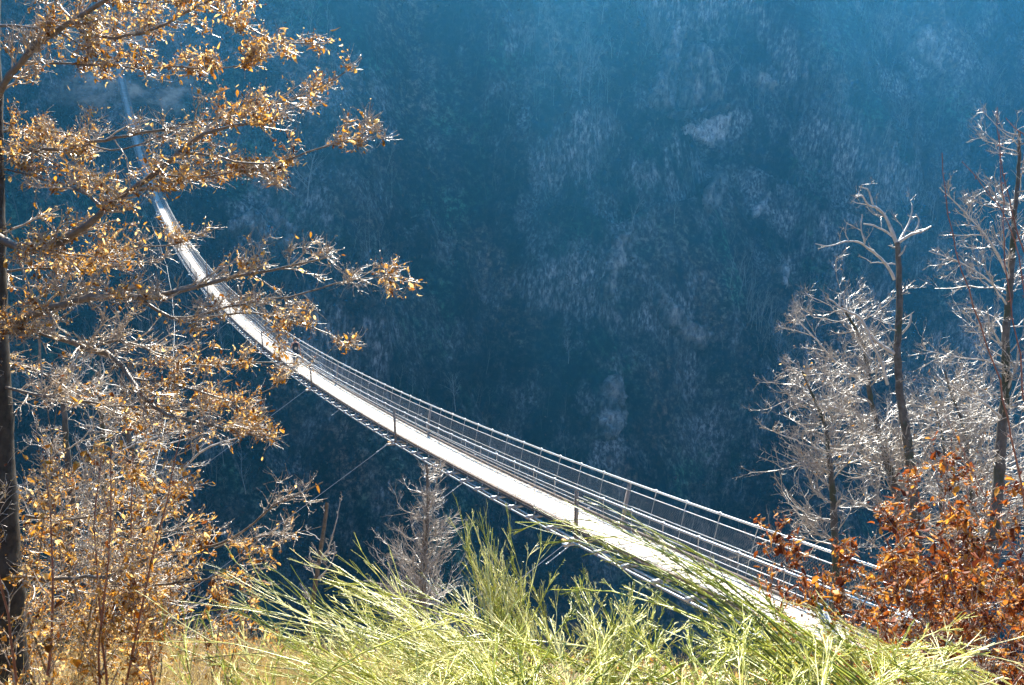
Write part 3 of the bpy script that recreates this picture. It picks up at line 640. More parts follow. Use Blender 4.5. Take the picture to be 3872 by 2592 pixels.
# ---------------------------------------------------------------- leafy beech at the left edge of the view
def limb3(path, n=None):
    P = np.array([PX(*q) for q in path]); L = np.linalg.norm(np.diff(P, axis=0), axis=1).sum(); n = n or max(8, int(L / .09))
    P = resample(P, n); k = len(P); P[1:-1] += rng.normal(0, .0045, (k - 2, 3)); return P
def rings(path, r0, r1): return np.linspace(r0, r1, len(path)) * (1 + .06 * rng.normal(size=len(path)))
def pad(P, R_, m=24):
    t = np.linspace(0, len(P) - 1, m); i = np.minimum(t.astype(int), len(P) - 2); f = (t - i)[:, None]
    return P[i] * (1 - f) + P[i + 1] * f, np.interp(t, np.arange(len(P)), R_)
def leafy(limbs, per, tw, lf, ls, Lr, leafm, twigm, barkm, root, pitch=.35, droop=-.0, tri=3, leafden=1., twl=(.05, .22)):
    """limbs: list of (pts, radii). tw: bark mesh for the limbs, then side branches, twigs, buds and leaves"""
    big = MB()
    for P, r in limbs: big.tube(P, np.asarray(r) * .82, 7)
    big.build('limb', barkm, root, True)
    Ps = []; Rs = []; Ls = []
    for P, r in limbs:
        p, q = pad(P, r); Ps.append(p); Rs.append(q); Ls.append(np.linalg.norm(np.diff(P, axis=0), axis=1).sum())
    Ps = np.array(Ps); Rs = np.array(Rs); Ls = np.array(Ls)
    w = np.concatenate([np.full(max(2, int(L * per)), i) for i, L in enumerate(Ls)])
    # first order side branches
    t = np.concatenate([np.sort(rng.uniform(.06, 1, max(2, int(L * per)))) for L in Ls]) * 22.999
    k = t.astype(int); f = (t - k)[:, None]; P = Ps[w, k] * (1 - f) + Ps[w, k + 1] * f; T = nrm(Ps[w, k + 1] - Ps[w, k])
    q = rng.normal(size=P.shape); q[:, 2] *= pitch; q -= T * (q * T).sum(1, keepdims=True); q = nrm(q); a = rng.uniform(.45, 1.05, len(P))[:, None]
    sc0 = np.array([np.clip(r[0] / .014, .6, 1.15) for P_, r in limbs])[w]; L1 = rng.uniform(*Lr, len(P)) * (1.1 - .5 * t / 23) * sc0; R1 = np.clip(Rs[w, k] * .45, .0028, .009)
    D1 = np.cos(a) * T + np.sin(a) * q; D1[:, 2] += droop
    b = MB(); bl = MB()
    p1, r1 = grow(P, D1, L1, R1, 7, .16, .045, .35); emit(b, p1, r1, 4, rng.random(len(p1)))
    P2, D2, l2, r2 = sprout(p1, r1, tw, .12, 1, (.5, 1.1), pitch + .15, (.22, .5), .7, rmin=.0019)
    p2, rr2 = grow(P2, D2, l2, r2, 4, .2, .06, .6); emit(b, p2, rr2, 3, rng.random(len(p2)))
    P3, D3, l3, r3 = sprout(p2, rr2, tri, .2, 1, (.5, 1.1), .7, twl, .9, L=1.0, rmin=.0015)
    p3, rr3 = grow(P3, D3, l3 * .5, r3, 2, .25, .1, .6); emit(b, p3, rr3, 3, rng.random(len(p3)))
    # buds and node knots
    al = np.concatenate([p2.reshape(-1, 3), p3.reshape(-1, 3)]); sel = rng.random(len(al)) < .45; al = al[sel]
    dd = nrm(rng.normal(size=al.shape) + [0, 0, .3]); b.segs(al, al + dd * rng.uniform(.006, .016, (len(al), 1)), .0032, .0008, 3)
    tw_o = b.build('twigs', twigm, root)
    # leaves, hanging, in clumps
    cl = np.concatenate([p2[:, 1:].reshape(-1, 3), p3[:, 1:].reshape(-1, 3), p1[:, 2:].reshape(-1, 3)]); dens = fbm(cl[:, 0] * 2.1 + cl[:, 1], cl[:, 2] * 2.1 + cl[:, 1] * .7, 3, 81)
    sel = rng.random(len(cl)) < leafden * np.clip(.45 + 1.5 * dens, .05, 1.); cl = cl[sel]; cl = cl + rng.normal(0, .006, cl.shape); n = len(cl)
    D = rng.normal(size=(n, 3)) * .75 + [0, 0, -.5]; sz = ls * rng.uniform(.35, 1.2, n) * rng.choice([1.1, .8, .5, .35, .35], n)
    leaves(bl, cl, D, sz, .5, .35, .8)
    # a few big flat leaves
    k = rng.choice(n, max(1, n // 30)); leaves(bl, cl[k] + rng.normal(0, .01, (len(k), 3)), rng.normal(size=(len(k), 3)) * .5 + [0, 0, -.8], ls * rng.uniform(1.1, 1.6, len(k)), .6, .2, .3)
    bl.build('leaves', leafm, root)
def left_beech():
    d = 6.2
    trunkp = [PX(-34, -60, d), PX(-30, 400, d), PX(-29, 700, d), PX(-24, 900, d), PX(-12, 1150, d), PX(2, 1400, d), PX(14, 1700, d + .05)]
    base = trunkp[-1]; g = ground_at(base[0], base[1]); trunkp.append(np.array([base[0] + .02, base[1] + .05, g - .1]))
    root = thing('beech_tree', (base[0], base[1], g), 'big beech at the left edge spreading long branches of withered orange leaves over the bridge', 'tree')
    tp = resample(trunkp, 40); b = MB(); b.tube(tp, np.linspace(.085, .165, 40) * (1 + .04 * rng.normal(size=40)), 14); b.build('trunk', M_DARKB, root, True)
    L = []
    def A(path, r0, r1): p = limb3(path); L.append((p, rings(p, r0, r1)))
    A([(-30, 270, 6.1), (0, 205, 6.0), (35, 155, 5.9), (95, 90, 5.8), (150, 60, 5.7), (205, 25, 5.6), (290, -30, 5.4)], .028, .015)
    A([(95, 143, 5.9), (160, 146, 5.8), (260, 153, 5.7), (340, 157, 5.7), (430, 152, 5.6), (500, 160, 5.5), (560, 150, 5.4), (612, 128, 5.4)], .010, .004)
    A([(185, 72, 5.8), (240, 88, 5.7), (300, 86, 5.6), (370, 62, 5.5), (430, 25, 5.4), (500, -10, 5.3)], .013, .008)
    A([(480, 15, 5.4), (550, 42, 5.4), (600, 85, 5.4), (640, 105, 5.3), (700, 95, 5.3), (745, 100, 5.3)], .007, .003)
    A([(110, -20, 6.), (145, 25, 5.9), (190, 68, 5.8)], .014, .009)
    A([(-10, 60, 5.9), (60, 58, 5.9), (130, 70, 5.8), (220, 125, 5.7), (265, 150, 5.6)], .012, .003)
    A([(170, -15, 6.4), (300, 8, 6.4), (420, 5, 6.4), (560, -5, 6.5)], .012, .004)
    A([(-20, 345, 6.4), (60, 350, 6.3), (160, 338, 6.2), (260, 318, 6.1), (360, 300, 6.0), (450, 275, 5.9), (540, 262, 5.8), (620, 245, 5.8), (700, 215, 5.7), (790, 165, 5.6)], .017, .004)
    A([(-30, 300, 6.6), (60, 300, 6.5), (150, 300, 6.4), (240, 350, 6.2), (330, 330, 6.1), (420, 290, 6.0)], .013, .004)
    A([(-30, 520, 6.3), (0, 548, 6.1), (60, 570, 6.0), (135, 560, 5.9), (205, 510, 5.8), (290, 440, 5.7), (360, 395, 5.6), (410, 345, 5.5), (460, 308, 5.5), (520, 288, 5.4), (600, 280, 5.4), (660, 260, 5.4)], .040, .006)
    A([(405, 352, 5.5), (460, 348, 5.5), (540, 372, 5.4), (600, 382, 5.4), (680, 360, 5.3), (760, 333, 5.3), (840, 305, 5.2), (880, 296, 5.2)], .011, .003)
    A([(290, 442, 5.7), (360, 430, 5.7), (450, 395, 5.7), (540, 398, 5.7), (620, 402, 5.7), (650, 425, 5.7)], .010, .003)
    A([(360, 396, 5.6), (430, 415, 5.5), (520, 395, 5.5), (600, 390, 5.5), (665, 378, 5.5)], .009, .003)
    A([(240, 478, 5.8), (200, 440, 5.9), (150, 420, 6.), (60, 400, 6.2), (-20, 380, 6.3)], .014, .008)
    A([(100, 568, 6.), (170, 590, 6.0), (260, 572, 5.9), (340, 566, 5.9), (410, 560, 5.8), (470, 530, 5.8), (505, 520, 5.8)], .011, .003)
    A([(-25, 640, 6.5), (60, 610, 6.4), (160, 620, 6.3), (260, 610, 6.2), (360, 600, 6.2)], .012, .003)
    A([(-30, 745, 6.3), (0, 742, 6.1), (50, 735, 6.0), (110, 705, 5.8), (170, 685, 5.7), (225, 680, 5.6), (270, 668, 5.5), (330, 690, 5.4), (420, 665, 5.3), (500, 640, 5.3), (590, 625, 5.2), (680, 605, 5.2), (760, 585, 5.1)], .042, .004)
    A([(330, 690, 5.4), (400, 742, 5.4), (470, 712, 5.3), (545, 695, 5.3), (620, 690, 5.2), (700, 668, 5.2), (790, 645, 5.1), (885, 632, 5.1)], .012, .003)
    A([(430, 735, 5.4), (520, 715, 5.4), (560, 712, 5.4), (620, 722, 5.3), (680, 732, 5.3), (725, 752, 5.3), (785, 785, 5.2)], .009, .003)
    A([(-30, 765, 6.3), (60, 752, 6.0), (130, 765, 5.9), (200, 800, 5.8), (260, 812, 5.7), (300, 865, 5.6), (330, 920, 5.5), (370, 950, 5.5), (450, 965, 5.4), (530, 985, 5.4), (600, 1000, 5.3)], .036, .006)
    A([(200, 800, 5.8), (280, 770, 5.8), (360, 810, 5.7), (450, 845, 5.6), (540, 830, 5.6), (650, 832, 5.5), (690, 830, 5.5)], .012, .003)
    A([(-20, 880, 6.2), (100, 905, 6.1), (220, 925, 6.0), (330, 930, 5.9), (450, 945, 5.8), (530, 925, 5.7), (600, 900, 5.6), (640, 880, 5.6)], .013, .004)
    A([(300, 865, 5.6), (400, 880, 5.6), (480, 900, 5.6), (560, 935, 5.5), (600, 990, 5.5), (620, 1005, 5.5)], .010, .003)
    A([(-20, 820, 6.5), (90, 850, 6.4), (180, 905, 6.3), (290, 960, 6.2), (400, 985, 6.1)], .014, .004)
    leafy(L, 14, 6, 3, .030, (.11, .37), M_BLEAF, M_TWIG, M_BEECH, root, leafden=1.15, pitch=.26, tri=4)
    return root
left_beech()

def sapling(fx, fy, d, h, label, group, leafm, ls, barkm, stems=3, per=11, spread=.5, lean=(0, 0), tw=5, leafden=1., pitch=.6, name='beech_sapling', cat='sapling', Lr=(.15, .6), r0=.012, drp=0., twl=(.05, .2)):
    """several slender stems rising from the ground"""
    P = PX(fx, fy, d); g = ground_at(P[0], P[1]); base = np.array([P[0], P[1], g - .05]); root = thing(name, base, label, cat, group); L = []
    for i in range(stems):
        D = nrm(np.array([lean[0] + rng.normal(0, spread * .35), lean[1] + rng.normal(0, spread * .3), 1.])); hh = h * rng.uniform(.75, 1.05)
        p, r = grow(base[None] + rng.normal(0, .05, (1, 3)) * [1, 1, 0], D[None], [hh], [r0 * rng.uniform(.8, 1.2)], 16, .05, .01, .25); L.append((p[0], r[0]))
    leafy(L, per, tw, 0, ls, Lr, leafm, M_TWIG, barkm, root, pitch=pitch, leafden=leafden, tri=2, droop=drp, twl=twl)
    return root
gB = 'beech saplings in the thicket at lower left'
for k, (fx, fy, d, h, lb, ln, st) in enumerate((
    (70, 1640, 5.2, 2.4, 'beech sapling with a dark straight stem beside the trunk at lower left', (-.05, 0), 2),
    (235, 1600, 5.6, 2.5, 'beech sapling with straight dark stems in the lower left thicket', (.02, .1), 3),
    (300, 1590, 6.0, 2.3, 'beech sapling whose dark stems lean to the right, at lower left', (.16, 0), 2),
    (130, 1560, 7.0, 2.9, 'dense orange leaved beech sapling in front of the bare grey stems', (0, 0), 4),
    (330, 1530, 7.4, 2.3, 'rounded beech sapling under the long pointing leafy branch', (.1, 0), 4),
    (30, 1560, 7.6, 3.2, 'beech sapling full of leaves right against the big trunk', (.05, 0), 4),
    (470, 1540, 7.6, 1.5, 'low beech sapling half hidden by the left tips of the broom', (.05, 0), 4),
    (210, 1500, 8.6, 3.0, 'beech sapling at the back of the lower left thicket', (0, 0), 4))):
    sapling(fx, fy, d, h, lb, gB, M_BLEAF, .042, M_RED if k < 3 else M_BEECH, stems=st, spread=.42, lean=ln, per=11, tw=4, leafden=1.1)
def pointing_branch():
    base = PX(40, 1330, 6.2); root = thing('beech_branch', base, 'long leafy beech branch sweeping right and up to a curled leaf above the broom', 'branch'); L = []
    def A(path, r0, r1): p = limb3(path); L.append((p, rings(p, r0, r1)))
    A([(0, 1300, 6.3), (60, 1325, 6.2), (150, 1325, 6.0), (250, 1322, 5.9), (340, 1270, 5.8), (400, 1262, 5.7), (480, 1258, 5.6), (560, 1215, 5.5), (620, 1160, 5.4), (680, 1130, 5.4), (738, 1103, 5.3)], .020, .004)
    A([(235, 1322, 5.9), (262, 1345, 5.9), (330, 1340, 5.8), (400, 1335, 5.8), (480, 1330, 5.7), (600, 1250, 5.6), (655, 1240, 5.6)], .012, .003)
    A([(490, 1255, 5.6), (560, 1235, 5.6), (620, 1215, 5.6), (690, 1225, 5.5), (735, 1205, 5.5)], .007, .002)
    A([(60, 1180, 6.4), (180, 1190, 6.3), (300, 1160, 6.2), (380, 1130, 6.1), (450, 1105, 6.1)], .012, .003)
    leafy(L, 11, 5, 0, .042, (.12, .38), M_BLEAF, M_TWIG, M_BEECH, root, leafden=.9)
pointing_branch()

# ---------------------------------------------------------------- bare trees
def bare_tree(trunks, limbs, label, group=None, wh=26, Lr=(.4, 1.3), barkm=None, twm=None, r2=.007, name='bare_tree', leafn=0, t0=.1, curl=.035, flat=.4, per2=7, per3=4, limb_per=7, tm=None, cat='tree', cone=False):
    b0 = PX(*trunks[0][0][0]); g = ground_at(b0[0], b0[1]); z0 = min(b0[2], g); root = thing(name, (b0[0], b0[1], z0), label, cat, group)
    tb = MB(); Ls = []; barkm = barkm or M_GREYB; twm = twm or M_WTWIG
    for path, ra, rb in trunks:
        p = limb3(path); r = rings(p, ra, rb)
        if path is trunks[0][0]:
            p = np.vstack([[p[0][0], p[0][1], z0 - .1], p]); r = np.r_[r[0] * 1.15, r]
        tb.tube(p, r, 9); Ls.append((p, r, wh))
    tb.build('trunk', barkm, root, True)
    lb = MB()
    for path, ra, rb in limbs:
        p = limb3(path); r = rings(p, ra, rb); lb.tube(p, r, 7); Ls.append((p, r, limb_per))
    if limbs: lb.build('limb', M_PALE, root, True)
    b = MB(); allp = []
    for p, r, per in Ls:
        L = np.linalg.norm(np.diff(p, axis=0), axis=1).sum(); n = int(L * per)
        if n < 1: continue
        q, rr = pad(p, r, 24)
        P, D, l, r1 = sprout(q[None], rr[None], n, t0, 1, (.9, 1.45) if per == wh else (.5, 1.), flat, Lr, .4, L=1.0, rmin=r2); r1 = np.minimum(r1, r2 * 1.8)
        tt = np.clip(np.linalg.norm(P - p[0], axis=1) / L, 0, 1); l = l * ((1.15 - tt * .95) if cone else (1.2 - .65 * tt)) * (1 if per == wh else .4)
        p1, q1 = grow(P, D, l, r1, 9, .2, curl, .35); emit(b, p1, q1, 4)
        P2, D2, l2, rr2 = sprout(p1, q1, per2, .1, 1, (.4, .95), flat + .1, (.3, .62), .65, rmin=r2 * .42); p2, q2 = grow(P2, D2, l2, rr2, 5, .22, curl + .05, .5); emit(b, p2, q2, 3)
        P3, D3, l3, rr3 = sprout(p2, q2, per3, .2, 1, (.4, .9), flat + .2, (.3, .6), .8, rmin=r2 * .3); p3, q3 = grow(P3, D3, l3, rr3, 3, .25, curl + .08, .6); emit(b, p3, q3, 3)
        allp.append(p3[:, -1]); allp.append(p2[:, -1])
    b.build('crown', twm, root)
    if leafn and allp:
        al = np.concatenate(allp); k = rng.choice(len(al), min(leafn, len(al))); lf = MB(); leaves(lf, al[k], rng.normal(size=(len(k), 3)) * .4 + [0, 0, -.8], rng.uniform(.03, .07, len(k)), .5, .3, .5); lf.build('leaves', M_BLEAF, root)
    return root
gR = 'bare trees beside the near end of the bridge'
D1 = 16.
bare_tree([([(2100, 1330, D1), (2092, 1150, D1), (2078, 1020, D1), (2058, 900, D1), (2052, 800, D1), (2058, 700, D1), (2056, 600, D1), (2052, 555, D1)], .10, .045)],
          [([(2052, 558, D1), (2040, 530, D1), (2025, 490, D1), (1998, 470, D1), (1985, 475, D1 - .1), (1970, 440, D1 - .2), (1957, 448, D1 - .3)], .036, .008), ([(1998, 470, D1), (1985, 430, D1), (1968, 428, D1)], .02, .01),
           ([(2046, 545, D1), (2020, 525, D1), (1990, 512, D1), (1975, 512, D1)], .022, .012), ([(2054, 556, D1), (2080, 535, D1 - .1), (2110, 532, D1 - .2), (2130, 518, D1 - .2)], .032, .012), ([(2058, 550, D1), (2078, 510, D1 + .2), (2090, 490, D1 + .2), (2086, 470, D1 + .2)], .024, .010),
           ([(2092, 533, D1 - .1), (2105, 505, D1 - .1), (2095, 490, D1 - .1)], .016, .008), ([(2045, 640, D1), (2030, 605, D1 - .1), (2000, 580, D1 - .2), (1975, 560, D1 - .3), (1950, 548, D1 - .4), (1925, 555, D1 - .5), (1895, 566, D1 - .6), (1865, 558, D1 - .6)], .030, .007),
           ([(1978, 558, D1 - .3), (1968, 525, D1 - .3), (1972, 490, D1 - .3)], .016, .010), ([(2047, 605, D1), (2010, 600, D1 - .1), (1990, 602, D1 - .1)], .014, .008), ([(2052, 590, D1), (2066, 575, D1 - .1), (2072, 562, D1 - .1)], .02, .012),
           ([(2045, 808, D1), (2000, 780, D1 - .2), (1985, 760, D1 - .3), (1965, 720, D1 - .4), (1930, 712, D1 - .5), (1905, 688, D1 - .6), (1895, 684, D1 - .6)], .036, .012), ([(1920, 700, D1 - .5), (1922, 675, D1 - .5), (1930, 668, D1 - .5)], .018, .010),
           ([(1985, 760, D1 - .3), (2000, 800, D1 - .3), (2018, 830, D1 - .2), (2030, 880, D1 - .1)], .02, .028), ([(2062, 765, D1), (2082, 740, D1 - .1), (2084, 718, D1 - .1)], .02, .014)],
          'tall dead snag with bleached forked top at right', gR, wh=3, Lr=(.2, .7), barkm=M_GREYB, limb_per=3, r2=.008, per2=4, per3=2, t0=.15)
D2 = 16.8
bare_tree([([(2090, 1400, D2), (2055, 1150, D2), (2030, 1060, D2), (2005, 970, D2), (1988, 900, D2), (1985, 840, D2), (1975, 790, D2), (1950, 740, D2), (1925, 700, D2)], .105, .02)],
          [([(1988, 880, D2), (1940, 850, D2 - .3), (1900, 820, D2 - .5), (1870, 780, D2 - .6), (1840, 750, D2 - .7), (1805, 718, D2 - .8)], .03, .008), ([(1978, 870, D2), (1930, 855, D2 - .2), (1860, 855, D2 - .4), (1830, 850, D2 - .5)], .02, .008),
           ([(1985, 960, D2), (1950, 945, D2 - .3), (1895, 930, D2 - .4), (1865, 925, D2 - .5)], .03, .018), ([(1990, 1050, D2), (1950, 1040, D2 - .4), (1900, 1035, D2 - .5), (1875, 1025, D2 - .5)], .028, .012), ([(1950, 1042, D2 - .4), (1975, 1000, D2 - .4), (1985, 960, D2 - .4), (1940, 930, D2 - .4)], .018, .008)],
          'bare tree with a wide flat fine twigged crown leaning left behind the dead snag', gR, wh=7, Lr=(.8, 2.3), leafn=30, limb_per=5, r2=.0085, per2=10, per3=6, t0=.3)
D3 = 15.2
bare_tree([([(1915, 1330, D3), (1908, 1200, D3), (1905, 1120, D3), (1895, 1040, D3), (1890, 980, D3), (1870, 930, D3), (1848, 880, D3), (1835, 850, D3)], .075, .014)],
          [([(1895, 1040, D3), (1850, 1020, D3 - .3), (1800, 1000, D3 - .4), (1765, 985, D3 - .5)], .016, .006), ([(1895, 985, D3), (1925, 940, D3 - .1), (1945, 915, D3 - .1)], .014, .006)],
          'small bushy bare tree furthest left in the group beside the bridge railing', gR, wh=10, Lr=(.7, 1.9), leafn=30, r2=.0080, per2=10, per3=5, t0=.12)
D4 = 14.
bare_tree([([(2265, 1300, D4), (2282, 1120, D4), (2290, 1000, D4), (2302, 880, D4), (2300, 760, D4), (2312, 650, D4), (2318, 520, D4), (2330, 400, D4), (2332, 300, D4)], .10, .02)],
          [([(2296, 960, D4), (2250, 920, D4 - .3), (2210, 900, D4 - .4), (2180, 885, D4 - .5)], .022, .010), ([(2290, 790, D4), (2262, 740, D4 - .4), (2258, 700, D4 - .4)], .018, .008), ([(2310, 640, D4), (2270, 560, D4 - .2), (2230, 510, D4 - .3), (2190, 470, D4 - .4), (2150, 430, D4 - .5)], .02, .007),
           ([(2305, 700, D4), (2260, 640, D4 - .3), (2200, 600, D4 - .5), (2125, 575, D4 - .6)], .016, .006), ([(2300, 840, D4), (2250, 822, D4 - .3), (2200, 820, D4 - .4), (2110, 800, D4 - .5)], .016, .006), ([(2302, 900, D4), (2330, 820, D4 - .3), (2328, 780, D4 - .3)], .02, .012)],
          'tall bare tree at the right edge with pale upturned branches', gR, wh=5, Lr=(.6, 1.8), limb_per=6, r2=.007, leafn=0, per2=9, per3=5, t0=.2)
D5 = 17.5
bare_tree([([(2235, 1350, D5), (2225, 1150, D5), (2215, 1050, D5), (2200, 960, D5), (2175, 900, D5), (2160, 850, D5)], .07, .015), ([(2180, 1300, D5), (2150, 1150, D5 + .4), (2160, 1020, D5 + .4), (2140, 930, D5 + .4)], .05, .012)],
          [], 'low spreading bare tree filling the gap between the snag and the right edge', gR, wh=9, Lr=(.8, 2.4), leafn=90, r2=.0082, per2=10, per3=5, t0=.15)
D6 = 20.
bare_tree([([(955, 1560, D6), (965, 1400, D6), (968, 1300, D6), (975, 1200, D6), (980, 1130, D6), (976, 1062, D6)], .125, .025)],
          [([(960, 1330, D6), (985, 1290, D6 - .3), (1010, 1260, D6 - .4), (1020, 1240, D6 - .4)], .03, .012)], 'small bare conical tree standing under the middle of the bridge', None, wh=12, Lr=(.9, 3.0), cone=True, r2=.0085, per2=9, t0=.05, flat=.5, curl=.07, barkm=M_BEECH)
bare_tree([([(700, 1500, 15), (722, 1330, 15), (735, 1250, 15), (742, 1200, 15), (748, 1150, 15)], .045, .03)], [([(728, 1290, 15), (752, 1255, 14.9), (762, 1220, 14.8), (775, 1170, 14.8), (778, 1140, 14.8)], .018, .005), ([(735, 1240, 15), (715, 1220, 15), (700, 1215, 15)], .01, .004), ([(722, 1330, 15), (760, 1290, 14.8), (770, 1250, 14.8), (765, 1240, 14.8)], .014, .006)],
          'thin broken dead stem standing left of the conical bare tree', None, wh=2, Lr=(.2, .7), limb_per=5, r2=.006, barkm=M_BEECH)
gM = 'bare stems behind the leafy beech on the left'
for fx, tx, d, lb in ((165, 150, 11, 'dark bare tree, leftmost of the three stems behind the leafy beech'), (240, 235, 12, 'dark bare tree, middle one of the three stems behind the leafy beech'), (350, 290, 11.5, 'dark bare tree leaning left whose pale twigs reach out below the leafy branches')):
    bare_tree([([(fx - 10, 1560, d), (fx - 5, 1300, d), (fx, 1150, d), (tx, 1000, d), (tx - 10, 850, d)], .07, .025)],
              [([(fx - 5, 1230, d), (fx + 40, 1120, d - .2), (fx + 80, 1060, d - .3), (fx + 130, 1020, d - .4), (fx + 200, 1000, d - .5), (fx + 250, 985, d - .5)], .02, .006), ([(fx, 1180, d), (fx - 40, 1080, d - .2), (fx - 70, 1000, d - .3)], .018, .006)],
              lb, gM, wh=9, Lr=(.4, 1.2), r2=.006, leafn=60, limb_per=6)
def red_sapling():
    base = PX(2330, 1250, 5.0); g = ground_at(base[0], base[1]); root = thing('young_sapling', (base[0], base[1], g), 'young sapling with long thin reddish shoots crossing the right edge', 'sapling')
    b = MB(); L = [([(2380, 1400, 4.6), (2345, 1150, 4.5), (2310, 980, 4.4), (2270, 820, 4.4), (2215, 660, 4.3), (2180, 560, 4.3), (2160, 460, 4.3), (2155, 350, 4.3)], .0065, .0018), ([(2370, 1150, 4.8), (2340, 860, 4.7), (2300, 640, 4.7), (2290, 420, 4.7), (2281, 245, 4.7)], .005, .0015), ([(2380, 900, 4.6), (2350, 740, 4.6), (2330, 560, 4.6), (2270, 440, 4.5), (2200, 370, 4.5)], .005, .0016),
        ([(2360, 640, 4.6), (2315, 500, 4.6), (2290, 390, 4.6), (2285, 300, 4.6)], .004, .0015), ([(2345, 1300, 4.8), (2250, 1130, 4.8), (2190, 1010, 4.8), (2160, 950, 4.8)], .004, .0015), ([(2370, 330, 4.6), (2320, 290, 4.6), (2300, 270, 4.6)], .003, .0015)]
    for p, ra, rb in L: q = limb3(p); b.tube(q, np.linspace(ra, rb, len(q)), 5)
    for p, ra, rb in L[:4]:
        q = limb3(p); k = rng.integers(3, len(q) - 1, 26); b.segs(q[k], q[k] + rng.normal(0, .008, (26, 3)), .003, .001, 3)
    b.build('shoots', M_RED, root, True)
red_sapling()

# ---------------------------------------------------------------- russet oak thicket on the right
gO = 'oak saplings with russet leaves on the right'
for k, (fx, fy, d, top, lb, ln, st) in enumerate((
    (2015, 1480, 6.0, 1135, 'russet oak sapling with long hanging leaves beside the right handrail end', (.02, 0), 4),
    (2075, 1520, 5.6, 1210, 'oak sapling just right of the white anchor plate', (.03, 0), 4),
    (2120, 1520, 6.4, 1140, 'oak sapling with dark leaves below the dead snag', (0, 0), 4),
    (2160, 1540, 5.4, 1170, 'oak sapling with orange leaves in the middle of the russet thicket', (0, 0), 4),
    (2230, 1530, 6.6, 1130, 'taller oak sapling behind the orange leaves in the russet thicket', (.02, 0), 5),
    (2300, 1540, 5.6, 1100, 'oak sapling near the right edge with bright yellow leaves', (0, 0), 4),
    (2350, 1480, 6.4, 1070, 'oak sapling cut by the right edge of the view', (0, 0), 4),
    (2130, 1480, 7.6, 1190, 'oak sapling at the back of the russet thicket above the anchor', (0, 0), 5),
    (2250, 1590, 4.6, 1330, 'short oak sapling in the lower right corner', (0, 0), 4),
    (1955, 1500, 6.6, 1290, 'small oak sapling left of the white anchor plate', (0, 0), 3),
    (2080, 1600, 4.9, 1370, 'low oak sapling rising out of the broom at lower right', (0, 0), 3))):
    P_ = PX(fx, fy, d); g_ = ground_at(P_[0], P_[1]); Q_ = np.array([P_[0], P_[1], g_]); h = .3
    while h < 5 and px_of(Q_ + [0, 0, h])[1] > top: h += .05
    sapling(fx, fy, d, h, lb, gO, M_OLEAF, .050, M_RED, stems=st + 1, spread=.75, lean=ln, per=12, tw=5, leafden=1.15, name='oak_sapling', Lr=(.15, .6), r0=.008, drp=.12, pitch=.8)
# ---------------------------------------------------------------- broom bushes
def broom(root_px, tips, stems, label, tone=(0., 1.), sprigs=13, r0=.0045, jit=.12, tj=.07, arch=.12, subs=3, sp=(.08, .26), t1=1.0, short=(.55, 1.0)):
    """stems rise from the root and bend towards surveyed tip positions"""
    P = PX(*root_px); g = ground_at(P[0], P[1]); root = thing('broom_bush', (P[0], P[1], min(g, P[2])), label, 'bush', 'green broom bushes in the foreground')
    b = MB(); T = np.array([PX(*q) for q in tips]); k = rng.integers(0, len(T), stems); k2 = np.clip(k + rng.integers(-1, 2, stems), 0, len(T) - 1); u = rng.random((stems, 1))
    A = P + rng.normal(0, jit, (stems, 3)) * [1, 1, .3]; B = T[k] * (1 - u * .5) + T[k2] * u * .5 + rng.normal(0, tj, (stems, 3)); B = A + (B - A) * rng.uniform(*short, (stems, 1))
    Lh = np.linalg.norm(B - A, axis=1, keepdims=True); C = (A + B) / 2 + np.array([0, 0, 1.]) * Lh * arch * rng.uniform(.2, 1.3, (stems, 1)) + rng.normal(0, .03, (stems, 3)) * Lh
    t = np.linspace(0, 1, 15)[None, :, None]; pts = A[:, None] * (1 - t) ** 2 + 2 * C[:, None] * t * (1 - t) + B[:, None] * t ** 2; pts[:, 1:-1] += rng.normal(0, .002, (stems, 13, 3))
    rad = (rng.uniform(.6, 1.2, stems) * r0 * .8)[:, None] * np.linspace(1, .3, 15)[None]; tn0 = np.clip(rng.uniform(*tone, stems), 0, 1); emit(b, pts, rad, 5, tn0)
    P2, D2, l2, r2 = sprout(pts, rad, sprigs, .12, t1, (.16, .42), 1., sp, .6, L=Lh[:, 0].repeat(sprigs), rmin=.0017); r2 = np.clip(r2 * .85, .0012, .0022)
    tn = np.clip(tn0.repeat(sprigs) + rng.normal(0, .2, len(P2)), 0, 1)
    p2, q2 = grow(P2, D2, l2, r2, 5, .05, -.006, .55); emit(b, p2, q2, 4, tn)
    P3, D3, l3, r3 = sprout(p2, q2, subs, .2, .95, (.15, .4), 1., (.3, .6), .85, rmin=.0013); p3, q3 = grow(P3, D3, l3, r3, 3, .05, -.006, .6); emit(b, p3, q3, 3, tn.repeat(subs))
    al = p2[:, 1:].reshape(-1, 3); al = al[rng.random(len(al)) < .3]; b.segs(al, al + nrm(rng.normal(size=al.shape) + [0, 0, .6]) * .009, .0022, .0006, 3, .8)
    b.build('green_stems', M_BROOM, root)
    wb = MB(); G = np.array([P[0], P[1], min(g, P[2]) - .05]); k = min(stems, 14)
    for i in range(k): wb.tube(resample(np.array([G + rng.normal(0, .03, 3), (G + A[i]) / 2 + rng.normal(0, .04, 3), A[i]]), 8), np.linspace(.012, .005, 8), 6)
    wb.build('woody_base', M_BEECH, root, True)
    return root
broom((1420, 1800, 2.9), [(420, 1420, 3.1), (470, 1290, 3.3), (500, 1340, 3.2), (640, 1400, 3.2), (640, 1275, 3.5), (720, 1330, 3.4), (840, 1290, 3.6), (800, 1400, 3.3), (960, 1330, 3.7)], 52, 'broad broom bush fanning pale green stems to the left along the bottom', (.25, 1.), 14, jit=.16, arch=.08)
